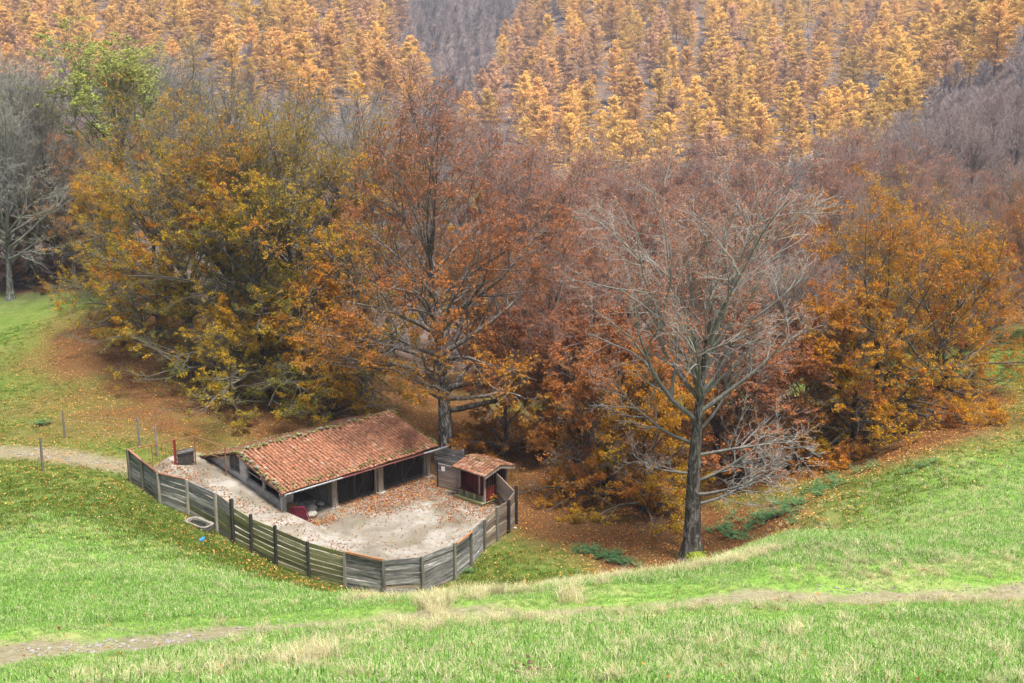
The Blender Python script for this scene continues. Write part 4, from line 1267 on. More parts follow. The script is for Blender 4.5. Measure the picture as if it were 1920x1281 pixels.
# the big lone beech on the edge: many rising stems above the fork, rust leaves left and high, long bare limbs low right
PROTO['hero'] = beech('hero', 33, 22.3, 5.4, .62, 1, 10, 8, 7, 4, 10,
                      lambda h, rr, c, C: np.clip(.34 - C[:, 0] * .04, .04, .55) * np.clip((c - .22) * 3.5, .05, 1) * np.clip((h - .22) * 3, .10, 1),
                      lambda h, rr, c, C: .35 + .5 * h + .5 * (c - .45), up_ang=(10, 48), r0=.52, lean=-.04, twig_r=.012, wobble=.10, lsize=.055, trunk_f=.66, trunk_w=.02,
                      extra=((.14, 8, 86, 5.6), (.17, -25, 80, 6.0), (.20, 25, 78, 5.6), (.22, 195, 72, 4.0), (.27, -5, 70, 6.0), (.30, 178, 66, 6.0), (.33, 15, 64, 6.0),
                             (.36, 186, 46, 8.8), (.38, -20, 50, 6.8), (.41, 165, 46, 7.0), (.43, 10, 40, 8.0), (.42, 250, 46, 6.5),
                             (.44, 200, 26, 10.5), (.45, 0, 12, 11.5), (.47, 150, 13, 11.0), (.48, 80, 40, 7.0), (.50, 275, 13, 10.5), (.46, 20, 34, 9.5), (.52, 120, 30, 8.0)))

def place_tree(key, label, x, y, ht, rz, leafm, barkm, name='beech_tree', group=None, sxy=1.0, base_h=None):
    wood, crown = PROTO[key]
    bh = base_h or {'gold1': 22, 'gold2': 21, 'rust': 25.5, 'bare': 22, 'redthin': 20, 'amber': 14.5, 'young': 9.0, 'oak': 22, 'hero': 22.3}[key]
    s = ht / bh
    t = thing(name, label, 'tree', (x, y, gz(x, y) - .05), rz, group)
    t.scale = (s * sxy, s * sxy, s)
    for nm, me, mt in (('trunk', wood, barkm), ('crown', crown, leafm)):
        if not me.materials: me.materials.append(mt)
        o = obj(nm, me, t)
        o.material_slots[0].link = 'OBJECT'; o.material_slots[0].material = mt
    return t
def tree_uv(key, label, u, Y, vtop, rz, leafm, barkm, **kw):
    x = Y * (u - 960) / F / CT * 1.0
    for _ in range(3):
        z = gz(x, Y); dz = z - H
        x = (u - 960) / F * (Y * CT - dz * ST)
    top = H - Y * tand(vtop)
    return place_tree(key, label, x, Y, top - z, rz, leafm, barkm, **kw)

tree_uv('hero', 'tall lone beech with bare forked limbs standing at the meadow edge', 1298, 54.3, 268, 0.0, L_RED, BARK_HERO)
tree_uv('rust', 'tall rust red beech with pale blotched trunk directly behind the barn', 838, 71.5, 168, .6, L_RUST, BARK_PALE)
tree_uv('gold1', 'golden green beech with drooping branches behind the left of the barn roof', 560, 83, 205, 1.2, L_GOLD, BARK_DARK)
tree_uv('gold2', 'golden beech with low hanging branches over the left end of the barn', 440, 86, 175, 2.7, L_GOLD, BARK_DARK)
tree_uv('gold1', 'olive and orange beech at the left edge of the copse above the meadow', 300, 95, 205, 4.1, L_GOLD, BARK_DARK, sxy=.9)
tree_uv('gold2', 'yellow beech between the rust red beech and the golden ones', 690, 85, 215, 5.0, L_AMBER, BARK_DARK)
tree_uv('gold1', 'small orange beech where the meadow meets the left wood', 215, 104, 290, 2.2, L_AMBER, BARK_DARK, sxy=.85)
tree_uv('young', 'young amber beech drooping just behind the barn ridge', 625, 78, 560, 1.0, L_AMBER, BARK_DARK)
tree_uv('young', 'young rust orange beech behind the red hut', 950, 73.5, 640, 2.0, L_RUST, BARK_DARK)
tree_uv('young', 'young ochre beech to the right of the hut at the litter edge', 1135, 64.5, 660, 3.6, L_RUST, BARK_DARK)
tree_uv('young', 'young orange beech close left of the lone bare beech', 1205, 62.5, 720, 5.2, L_AMBER, BARK_DARK)
tree_uv('redthin', 'red brown beech between the pale trunked beech and the lone beech', 1030, 78, 300, 1.4, L_RED, BARK_RED)
tree_uv('rust', 'broad red brown beech behind the lone bare beech', 1170, 82, 320, 3.0, L_RED, BARK_RED)
tree_uv('redthin', 'thin red leaved beech just right of the lone beech', 1400, 78, 330, .3, L_RED, BARK_RED)
tree_uv('bare', 'grey bare beech between the lone beech and the amber beech', 1450, 70, 470, 2.0, L_DULL, BARK_GREY)
tree_uv('amber', 'broad amber beech with branches sweeping to the right meadow', 1650, 70, 425, .8, L_AMBER, BARK_DARK, sxy=.95)
tree_uv('amber', 'lower orange beech joined to the right side of the amber beech', 1768, 75, 490, 2.4, L_AMBER, BARK_DARK, sxy=.85)
tree_uv('redthin', 'thin red leaved beech behind the right side of the amber beech', 1850, 92, 390, 2.9, L_RUST, BARK_RED)
tree_uv('gold2', 'dark rust beech at the far right edge above the meadow', 1925, 92, 340, 1.9, L_RUST, BARK_DARK)
tree_uv('bare', 'bare grey beech with pale trunk at the left meadow edge', 62, 112, 88, .0, L_DULL, BARK_LICH)
tree_uv('bare', 'leafless beech at the extreme left behind the pale trunked one', -10, 118, 130, 2.5, L_DULL, BARK_GREY)
tree_uv('bare', 'slender leafless beech with twin pale stems right of the left trunk', 92, 121, 190, 4.0, L_DULL, BARK_GREY, sxy=.8)
tree_uv('bare', 'dark lichened beech crowding the left edge in front of the pale trunk', 20, 106, 170, 1.1, L_DULL, BARK_LICH)
tree_uv('redthin', 'half bare orange leaved beech between left edge trunks and golden copse', 140, 110, 260, 3.1, L_AMBER, BARK_LICH)
tree_uv('bare', 'slim dark stemmed tree just right of the pale left edge trunk', 112, 109, 150, 5.1, L_DULL, BARK_DARK, sxy=.55)
tree_uv('bare', 'slim grey stemmed tree standing left of the pale left edge trunk', 36, 114, 120, 3.6, L_DULL, BARK_GREY, sxy=.55)
tree_uv('young', 'dark tangled undergrowth below the bare trunks at the left edge', 28, 110, 420, 1.1, L_DULL, BARK_DARK, sxy=1.2)
tree_uv('young', 'brown thicket beside the left edge trunks at the end of the meadow', 118, 113, 440, 2.1, L_DULL, BARK_DARK, sxy=1.1)
tree_uv('oak', 'pale green leafed oak above the left wood', 255, 120, 135, .3, L_GREEN, BARK_DARK, name='oak_tree', sxy=1.5)
tree_uv('bare', 'bare grey treetop beside the pale green oak', 345, 122, 92, 1.3, L_DULL, BARK_LICH)
tree_uv('bare', 'bare tree leaning between oak and left edge trees', 160, 118, 240, 5.5, L_DULL, BARK_LICH, sxy=.9)

tree_uv('gold2', 'olive gold beech sweeping down to the leafy left meadow', 365, 85, 255, .9, L_GOLD, BARK_DARK, sxy=1.1)
tree_uv('gold1', 'golden green beech with skirts almost touching the barn roof corner', 500, 80.5, 245, 3.3, L_GOLD, BARK_DARK, sxy=1.1)
tree_uv('young', 'young olive beech at the dark leaf bank left of the barn', 440, 77.5, 600, .4, L_GOLD, BARK_DARK, sxy=1.1)
tree_uv('young', 'low orange beech on the bank where the left meadow narrows', 270, 91, 500, 2.6, L_AMBER, BARK_DARK, sxy=1.1)
tree_uv('young', 'young golden beech overhanging the back of the barn roof', 545, 81, 600, 4.6, L_GOLD, BARK_DARK, sxy=1.1)
tree_uv('young', 'young rust beech in the dark gap right of the pale blotched trunk', 1085, 72, 640, 5.9, L_RUST, BARK_DARK)
tree_uv('young', 'young red brown beech behind the bare low limbs of the lone beech', 1390, 66, 640, .7, L_RED, BARK_RED, sxy=1.1)
tree_uv('young', 'young rust beech under the left side of the amber beech', 1490, 68, 650, 3.9, L_RUST, BARK_RED, sxy=1.1)
tree_uv('rust', 'dense red brown beech filling the gap left of the lone beech', 1100, 72, 430, 5.0, L_RED, BARK_RED)
tree_uv('redthin', 'red brown beech crowding the right side of the lone beech', 1340, 69, 420, 2.2, L_RED, BARK_RED, sxy=1.1)
tree_uv('young', 'low golden beech spreading at the foot of the amber beech', 1600, 68, 600, 1.5, L_AMBER, BARK_DARK, sxy=1.2)

# the wood behind: individual trees, alike ones share a label within a patch
MID = []
ORD = ['leftmost', 'second from left', 'third from left', 'fourth from left', 'fifth from left', 'sixth from left', 'seventh from left', 'eighth from left', 'ninth from left', 'tenth from left', 'eleventh from left', 'twelfth from left', 'thirteenth from left']
def mid_tree(key, u, Y, vtop, leafm, barkm, label, group, sxy=1.0):
    MID.append((group, u, label)); MID[-1] += (tree_uv(key, label, u, Y, vtop, random.uniform(0, 6.28), leafm, barkm, group=group, sxy=sxy),)
for u, Y, v in ((470, 112, 205), (560, 118, 190), (640, 116, 205), (730, 122, 200), (400, 110, 215), (520, 135, 190), (680, 140, 195)):
    mid_tree('bare', u, Y, v, L_DULL, BARK_GREY, 'bare grey treetop rising behind the golden beeches', 'bare trees behind the golden beeches')
for u, Y, v in ((900, 100, 240), (980, 95, 290), (1060, 104, 315), (1130, 112, 300), (1000, 120, 300), (1230, 105, 310), (1320, 100, 320), (1270, 122, 285), (1390, 112, 290)):
    mid_tree('redthin', u, Y, v, L_RED, BARK_RED, 'red brown beech in the wood between pale trunked beech and lone beech', 'red brown beeches in the middle wood')
for u, Y, v in ((1470, 98, 340), (1550, 108, 310), (1620, 98, 350), (1700, 106, 330), (1520, 125, 275), (1600, 130, 260), (1680, 125, 280), (1760, 118, 300), (1840, 112, 330), (1900, 124, 290), (1440, 128, 285), (1790, 98, 390), (1720, 95, 380)):
    k = random.random()
    mid_tree('redthin' if k < .6 else 'bare', u, Y, v, L_RED if k < .6 else L_DULL, BARK_RED, 'thin reddish beech in the wood above the amber beeches', 'reddish beeches above the amber ones')
for u, Y, v in ((1640, 110, 345), (1880, 100, 350), (1745, 108, 345)):
    mid_tree('gold2', u, Y, v, L_RUST, BARK_DARK, 'rust orange crown glowing in the wood above the amber beeches', 'rust crowns in the right wood', .8)
for u, Y, v in ((1560, 150, 235), (1640, 155, 225), (1720, 150, 220), (1800, 145, 215), (1880, 150, 190), (1940, 140, 220), (1760, 170, 180), (1850, 175, 150), (1920, 170, 140), (1690, 175, 215)):
    mid_tree('bare', u, Y, v, L_DULL, BARK_RED, 'bare purplish tree on the rise at right above the beech wood', 'bare trees on the right rise')
for u, Y, v in ((840, 118, 205), (780, 150, 190), (900, 150, 230), (960, 145, 265), (1080, 140, 305), (1180, 145, 300), (1300, 150, 280)):
    mid_tree('bare', u, Y, v, L_DULL, BARK_RED, 'bare treetop behind the red brown beeches in the valley', 'bare trees down in the valley')
for u, Y, v in ((30, 150, 200), (120, 145, 210), (-40, 140, 160), (200, 150, 215)):
    mid_tree('redthin', u, Y, v, L_RUST, BARK_GREY, 'rust leaved tree behind the bare left edge beeches', 'rust trees behind the left edge')

for g_ in sorted({m_[0] for m_ in MID}):
    row = sorted([m_ for m_ in MID if m_[0] == g_], key=lambda m_: m_[1])
    for w_, m_ in zip(ORD, row):
        m_[3]['label'] = w_ + ' ' + m_[2]

# ------------------------------------------------------------------ the far hillside
def larch(name, seed, Ht=19.0, R=4.0):
    r = np.random.default_rng(seed)
    P0 = np.array([[[0, 0, -1.0], [.05, 0, Ht * .5], [0, .05, Ht]]]); rad0 = np.array([[.26, .16, .03]])
    v0, q0 = tubes(P0, rad0, 6)
    n = 120
    t = .14 + .84 * r.random(n) ** .9
    az = r.random(n) * 6.283
    hn = (t - .14) / .86
    L = R * np.interp(hn, [0, .25, .6, .85, 1], [.85, 1.0, .76, .43, .10]) * (.65 + .5 * r.random(n))
    el = R_(98) + (R_(58) - R_(98)) * hn
    d_ = np.stack([np.cos(az) * np.sin(el), np.sin(az) * np.sin(el), np.cos(el)], 1)
    pos = np.stack([np.zeros(n), np.zeros(n), t * Ht], 1)
    P1 = grow(pos, d_, L, 4, .06, .03, r)
    v1, q1 = tubes(P1, taper(np.full(n, .05), np.full(n, .012), 4), 3)
    wood = fast_mesh(name + '_wood', np.concatenate([v0, v1]), [np.concatenate([q0, q1 + len(v0)])], dict(twig=np.zeros(len(v0) + len(v1))), smooth=True)
    per = 78
    idx = np.repeat(np.arange(n), per); f = r.random(n * per) ** .75 * 4; k = np.minimum(f.astype(int), 3); f = (f - k)[:, None]
    C = P1[idx, k] * (1 - f) + P1[idx, k + 1] * f
    w = (.55 * (1 - .6 * (k / 4)))[:, None]
    C = C + r.normal(size=C.shape) * np.array([1, 1, .28]) * w * .62
    cl = fbm(C[:, 0] + 40, C[:, 2] + C[:, 1], 2.0, seed)
    V, q = leaf_quads(C, .13 + .14 * r.random(len(C)), r, 2.5, .55)
    crown = fast_mesh(name + '_crown', V, [q], dict(tint=np.clip(cl + .25 * (C[:, 2] / Ht - .5), 0, 1), rnd=r.random(len(C))))  # top-lit shading put into the tint: crowns paler towards the top
    return wood, crown
LARCH = [larch('larch%d' % k, 40 + k, 21, 5.3 + .45 * k) for k in range(3)]
def larch_mat(name, a, b):
    t = NT(name)
    c = t.ramp(t.attr('tint'), [(.1, a), (.6, b)])
    c = hsvvar(t, c, t.attr('rnd'), .14)
    c = hsvvar(t, c, t.rand(), .22)
    return t.leaf(c, .3)
LM = [('orange', larch_mat('larch_orange', (.60, .31, .09), (.86, .53, .18))), ('golden', larch_mat('larch_golden', (.62, .36, .085), (.88, .59, .17))),
      ('yellow', larch_mat('larch_yellow', (.60, .38, .08), (.86, .58, .17))), ('pinkish brown', larch_mat('larch_pinkish', (.46, .26, .14), (.70, .44, .25)))]
BARK_FAR = bark_mat('larch_bark', (.06, .045, .04), (.11, .085, .075), (.17, .14, .125), (.16, .12, .11))

def far_bare(name, seed, Ht=15.0, R=4.2):
    r = np.random.default_rng(seed)
    P0 = np.array([[[0, 0, -1.0], [.1, 0, Ht * .4], [0, .1, Ht * .85]]]); v0, q0 = tubes(P0, np.array([[.22, .14, .04]]), 5)
    n = 60
    t = .25 + .7 * r.random(n); az = r.random(n) * 6.283; el = R_(62) - R_(40) * (t - .25)
    pos = np.stack([np.zeros(n), np.zeros(n), t * Ht * .85], 1)
    d_ = np.stack([np.cos(az) * np.sin(el), np.sin(az) * np.sin(el), np.cos(el)], 1)
    L1 = R * (1.25 - .6 * t) * (.7 + .5 * r.random(n))
    P1 = grow(pos, d_, L1, 4, .1, .07, r); rad1 = taper(np.full(n, .09), np.full(n, .035), 4)
    v1, q1 = tubes(P1, rad1, 3)
    q, d2, L2, pr = spawn(P1, rad1, L1, 17, .15, 1, R_(15), R_(50), .5, r, .8, .25)
    P2 = grow(q, d2, np.clip(L2, .5, 2.4), 2, .15, .08, r)
    v2, q2 = tubes(P2, taper(np.full(len(q), .042), np.full(len(q), .02), 2), 3)
    V = np.concatenate([v0, v1, v2]); Q = np.concatenate([q0, q1 + len(v0), q2 + len(v0) + len(v1)])
    tw = np.concatenate([np.zeros(len(v0)), np.full(len(v1), .5), np.ones(len(v2))])
    return fast_mesh(name, V, [Q], dict(twig=tw), smooth=True)
def far_bare_mat(name, c0, c1):
    t = NT(name)
    c = t.mix(t.rand(), c0, c1)
    dn = t.n('BsdfDiffuse'); t.l(c, dn.inputs['Color']); t.l(dn.outputs[0], t.out.inputs['Surface']); return t.m
FB_MAT = far_bare_mat('bare_wood_twigs', (.20, .18, .18), (.38, .31, .29))
FB = [far_bare('far_bare%d' % k, 60 + k) for k in range(3)]
for m_ in FB: m_.materials.append(FB_MAT)

def gn_scatter(name, P, rotz, scale, index, protos, label, cat, tiltx=None, kind='stuff'):
    """one object of kind stuff: prototypes instanced on its points"""
    coll = bpy.data.collections.new(name + '_kinds')
    for i, me_list in enumerate(protos):
        o = bpy.data.objects.new('%s_kind_%02d' % (name, i), me_list)
        coll.objects.link(o)
    me = bpy.data.meshes.new(name)
    me.vertices.add(len(P)); me.vertices.foreach_set('co', np.ascontiguousarray(P, np.float32).ravel())
    rot = np.zeros((len(P), 3), np.float32); rot[:, 2] = rotz
    if tiltx is not None: rot[:, :2] = tiltx
    a = me.attributes.new('rot', 'FLOAT_VECTOR', 'POINT'); a.data.foreach_set('vector', rot.ravel())
    a = me.attributes.new('siz', 'FLOAT_VECTOR', 'POINT')
    sc = np.asarray(scale, np.float32); sc = np.repeat(sc[:, None], 3, 1) if sc.ndim == 1 else sc
    a.data.foreach_set('vector', np.ascontiguousarray(sc).ravel())
    a = me.attributes.new('idx', 'INT', 'POINT'); a.data.foreach_set('value', np.asarray(index, np.int32))
    me.update()
    o = obj(name, me); tag(o, label, cat, kind=kind)
    ng = bpy.data.node_groups.new(name + '_nodes', 'GeometryNodeTree')
    ng.interface.new_socket('Geometry', in_out='INPUT', socket_type='NodeSocketGeometry')
    ng.interface.new_socket('Geometry', in_out='OUTPUT', socket_type='NodeSocketGeometry')
    N = ng.nodes.new; gi = N('NodeGroupInput'); go = N('NodeGroupOutput')
    ci = N('GeometryNodeCollectionInfo'); ci.inputs['Collection'].default_value = coll
    ci.inputs['Separate Children'].default_value = True; ci.inputs['Reset Children'].default_value = True
    ip = N('GeometryNodeInstanceOnPoints'); ip.inputs['Pick Instance'].default_value = True
    def at(nm, ty):
        n_ = N('GeometryNodeInputNamedAttribute'); n_.data_type = ty; n_.inputs['Name'].default_value = nm
        return [s for s in n_.outputs if s.enabled and s.name == 'Attribute'][0]
    e2r = N('FunctionNodeEulerToRotation')
    Lk = ng.links.new
    Lk(gi.outputs[0], ip.inputs['Points']); Lk(ci.outputs[0], ip.inputs['Instance'])
    Lk(at('idx', 'INT'), ip.inputs['Instance Index']); Lk(at('rot', 'FLOAT_VECTOR'), e2r.inputs[0]); Lk(e2r.outputs[0], ip.inputs['Rotation'])
    Lk(at('siz', 'FLOAT_VECTOR'), ip.inputs['Scale']); Lk(ip.outputs[0], go.inputs[0])
    md = o.modifiers.new('scatter', 'NODES'); md.node_group = ng
    return o

def joined_larch():
    """wood and crown of a larch in one mesh, for the far mass"""
    out = []
    for w, c in LARCH:
        for li, (nm, lm) in enumerate(LM):
            nv = len(w.vertices); a = np.empty(nv * 3, np.float32); w.vertices.foreach_get('co', a)
            b = np.empty(len(c.vertices) * 3, np.float32); c.vertices.foreach_get('co', b)
            fa = np.empty(len(w.loops), np.int32); w.loops.foreach_get('vertex_index', fa); fb = np.empty(len(c.loops), np.int32); c.loops.foreach_get('vertex_index', fb)
            tn = np.empty(len(c.polygons), np.float32); c.attributes['tint'].data.foreach_get('value', tn)
            rn = np.empty(len(c.polygons), np.float32); c.attributes['rnd'].data.foreach_get('value', rn)
            nw = len(w.polygons)
            me = fast_mesh('larch_far', np.concatenate([a, b]).reshape(-1, 3), [np.concatenate([fa.reshape(-1, 4), fb.reshape(-1, 4) + nv])],
                           dict(tint=np.concatenate([np.zeros(nw), tn]), rnd=np.concatenate([np.zeros(nw), rn])), [BARK_FAR, lm], mat_index=np.concatenate([np.zeros(nw), np.ones(len(fb) // 4)]))
            out.append(me)
    return out

def far_forest():
    r = np.random.default_rng(5)
    poly_r = [(885, 215), (915, 150), (945, 60), (1030, 0), (1090, -260), (2100, -260), (1930, 60), (1740, 190), (1700, 262), (1540, 300), (1290, 330), (1120, 345), (1010, 300)]
    poly_l = [(-200, -260), (790, -260), (745, 10), (775, 90), (800, 190), (690, 205), (560, 185), (430, 150), (300, 150), (150, 160), (120, 60), (110, 120), (60, 150), (-200, 190)]
    poly_l2 = [(120, 60), (190, 0), (60, 140), (-200, 190), (-200, -50)]
    def grid(st, y0, jit):
        out = []; Y = y0
        while Y < 900:
            wid = .62 * Y + 40; xs = np.arange(-wid, wid, st)
            out.append(np.stack([xs + r.uniform(-jit, jit, len(xs)), Y + r.uniform(-jit, jit, len(xs))], 1)); Y += st
        return np.concatenate(out)
    G1 = grid(13.2, 300, 6.2); G2 = grid(10.5, 190, 4.6)
    C = np.concatenate([G1, G2]); first = np.arange(len(C)) < len(G1); Z = ground(C[:, 0], C[:, 1])
    U, V = project(C[:, 0], C[:, 1], Z + 11)
    U0, V0 = U, V
    U = U + r.normal(size=len(U)) * 22; V = V + r.normal(size=len(V)) * 9
    isl = (inside(U, V, poly_r) | (inside(U, V, poly_l))) & (C[:, 1] > 300)
    U, V = U0, V0
    gap = (fbm(C[:, 0], C[:, 1], 38, 91) < .23)
    zone = isl & ~gap
    isl = zone & first
    isl &= r.random(len(U)) < .9
    vis = (U > -120) & (U < 2040) & (V > -220)
    lar = np.where(isl & vis)[0]; bar = np.where(~zone & ~first & vis)[0]
    lar = lar[np.argsort(C[lar, 1])]
    tint_n = .5 + (fbm(C[:, 0], C[:, 1], 55, 17) - .5) * .7 + r.normal(size=len(C)) * .16
    def kind(i):
        t = tint_n[i]
        if U[i] < 860: t -= .04
        return 3 if t < .36 else 0 if t < .52 else 1 if t < .74 else 2
    big = [i for i in lar if -40 < U[i] < 1960 and V[i] > -20][:300]
    bigs = set(big)
    COLS = [(150, 'over the bare left edge beeches'), (340, 'over the pale green oak'), (560, 'over the golden beeches'), (860, 'beside the grey gully'), (1040, 'just right of the grey gully'),
            (1230, 'over the red brown beeches'), (1430, 'over the lone beech'), (1620, 'over the reddish wood'), (9999, 'next to the bare right rise')]
    def spot(i):
        return next(n for c, n in COLS if U[i] < c), ('low' if V[i] > 190 else 'midway' if V[i] > 80 else 'high')
    def side(i): return 'left spur across the valley' if U[i] < 860 else 'slope right of the wooded gully' if U[i] < 1400 else 'right hand larch slope'
    for i in big:
        k = kind(i); nm, lm = LM[k]
        s = r.uniform(.8, 1.4); sz = 'small' if s < 1.0 else 'tall' if s > 1.2 else 'medium'
        a_, b_ = spot(i)
        t = thing('larch_tree', '%s %s larch %s on the far slope %s' % (sz, nm, b_, a_), 'tree', (C[i, 0], C[i, 1], Z[i]), r.uniform(0, 6.28), '%s %s larches %s %s' % (sz, nm, b_, a_))
        t.scale = (s * r.uniform(.9, 1.15),) * 2 + (s,)
        w, c = LARCH[int(r.integers(3))]
        for n2, me, mt in (('trunk', w, BARK_FAR), ('crown', c, lm)):
            if not me.materials: me.materials.append(mt)
            o = obj(n2, me, t); o.material_slots[0].link = 'OBJECT'; o.material_slots[0].material = mt
    rest = np.array([i for i in lar if i not in bigs])
    idx = np.array([int(r.integers(3)) * 4 + kind(i) for i in rest])
    gn_scatter('larch_forest', np.stack([C[rest, 0], C[rest, 1], Z[rest]], 1), r.uniform(0, 6.28, len(rest)), r.uniform(.8, 1.35, len(rest)), idx, joined_larch(), 'distant mass of orange larches up the far hillside', 'forest')
    gn_scatter('bare_woodland', np.stack([C[bar, 0], C[bar, 1], Z[bar]], 1), r.uniform(0, 6.28, len(bar)), r.uniform(.7, 1.3, len(bar)), r.integers(0, 3, len(bar)), FB, 'purplish grey leafless woodland in the gully and on the slopes', 'woodland')
    print('larch', len(lar), 'bare', len(bar))
far_forest()

# ------------------------------------------------------------------ grass, ferns, fallen leaves
def blade_clump(seed, n, h0, h1, spread, w, bend, dead=.15):
    r = np.random.default_rng(seed)
    b = r.normal(size=(n, 2)) * spread
    az = r.random(n) * 6.283; h = h0 + (h1 - h0) * r.random(n)
    out = np.stack([np.cos(az), np.sin(az)], 1)
    bd = (bend * (.3 + .9 * r.random(n)) * h)[:, None]
    side = np.stack([-np.sin(az), np.cos(az), np.zeros(n)], 1) * (w * (.6 + .7 * r.random(n)))[:, None]
    P0 = np.concatenate([b, np.full((n, 1), -.03)], 1)
    P1 = np.concatenate([b + out * bd * .3, (h * .55)[:, None]], 1)
    P2 = np.concatenate([b + out * bd, h[:, None] * (1 - .25 * bend)], 1)
    V = np.stack([P0 - side, P0 + side, P1 + side * .8, P1 - side * .8, P2], 1).reshape(-1, 3)
    i = np.arange(n)[:, None] * 5
    Q = i + np.array([[0, 1, 2, 3]]); T = i + np.array([[3, 2, 4]])
    tint = np.where(r.random(n) < dead, .75 + .25 * r.random(n), r.random(n) * .6)
    return fast_mesh('clump', V, [Q, T], dict(tint=np.concatenate([tint, tint]), rnd=np.tile(r.random(n), 2)))
def grass_mat(name, stops):
    t = NT(name)
    c = t.ramp(t.attr('tint'), stops)
    c = hsvvar(t, c, t.attr('rnd'), .22); c = hsvvar(t, c, t.rand(), .2)
    return t.leaf(c, .4)
G_FRESH = grass_mat('grass_fresh', [(0, (.115, .25, .04)), (.35, (.185, .36, .065)), (.6, (.31, .47, .14)), (.75, (.46, .48, .25)), (1, (.64, .58, .40))])
G_SHADE = grass_mat('grass_hollow_shade', [(0, (.055, .10, .014)), (.35, (.10, .165, .022)), (.6, (.16, .22, .04)), (.75, (.28, .25, .08)), (1, (.36, .28, .11))])  # hollow grass, its colours darkened to carry the shade of the valley
G_DRY = grass_mat('grass_dry', [(0, (.30, .32, .10)), (.3, (.42, .38, .18)), (.6, (.56, .49, .28)), (1, (.66, .60, .40))])
cl_f = [blade_clump(100 + k, 34, .03, .10, .09, .0055, 1.0, .10) for k in range(4)]
cl_m = [blade_clump(110 + k, 40, .05, .17, .10, .0055, 1.0, .35) for k in range(2)]
for c in cl_f + cl_m: c.materials.append(G_FRESH)
cl_d = [blade_clump(120 + k, 34, .03, .10, .12, .008, 1.0, .10) for k in range(3)]
for c in cl_d: c.materials.append(G_SHADE)
cl_t = [blade_clump(130 + k, 70, .14, .38, .10, .0036, .9, .6) for k in range(3)]
for c in cl_t: c.materials.append(G_DRY)

ALLYARD = [p[:2] for p in FPW] + [hl(2.4, .1), hl(2.4, 2.6), bl(12.9, 1.0), bl(12.9, 9.9), bl(-1.6, 9.9)]
detail_z = surf
def polar(n, r0, r1, p, seed, amax=29):
    r = np.random.default_rng(seed)
    a = R_(-amax) + R_(2 * amax) * r.random(n)
    q = r.random(n); e = 2 - p
    Rr = (r0 ** e + (r1 ** e - r0 ** e) * q) ** (1 / e)
    return Rr * np.sin(a), Rr * np.cos(a), r
def masks(X, Y, Z):
    fresh = np.clip((Z - 4.2 + (fbm(X, Y, 5, 77) - .5) * 2.2) / 2.4, 0, 1) * np.clip((70 - Y) / 20, 0, 1)
    td = poly_dist(X, Y, TRACK)
    trk = np.clip(1.4 - td / ((1.15 + .8 * fbm(X, Y, 4, 21)) * np.where(X > 0, .62, 1.0)), 0, 1) * np.clip((fbm(X, Y, 1.3, 31) - .22) * 4, .7, 1)
    trk = np.maximum(trk, np.clip(1.5 - poly_dist(X, Y, LANE) / 1.3, 0, 1))
    return fresh, trk, litter_mask(X, Y)
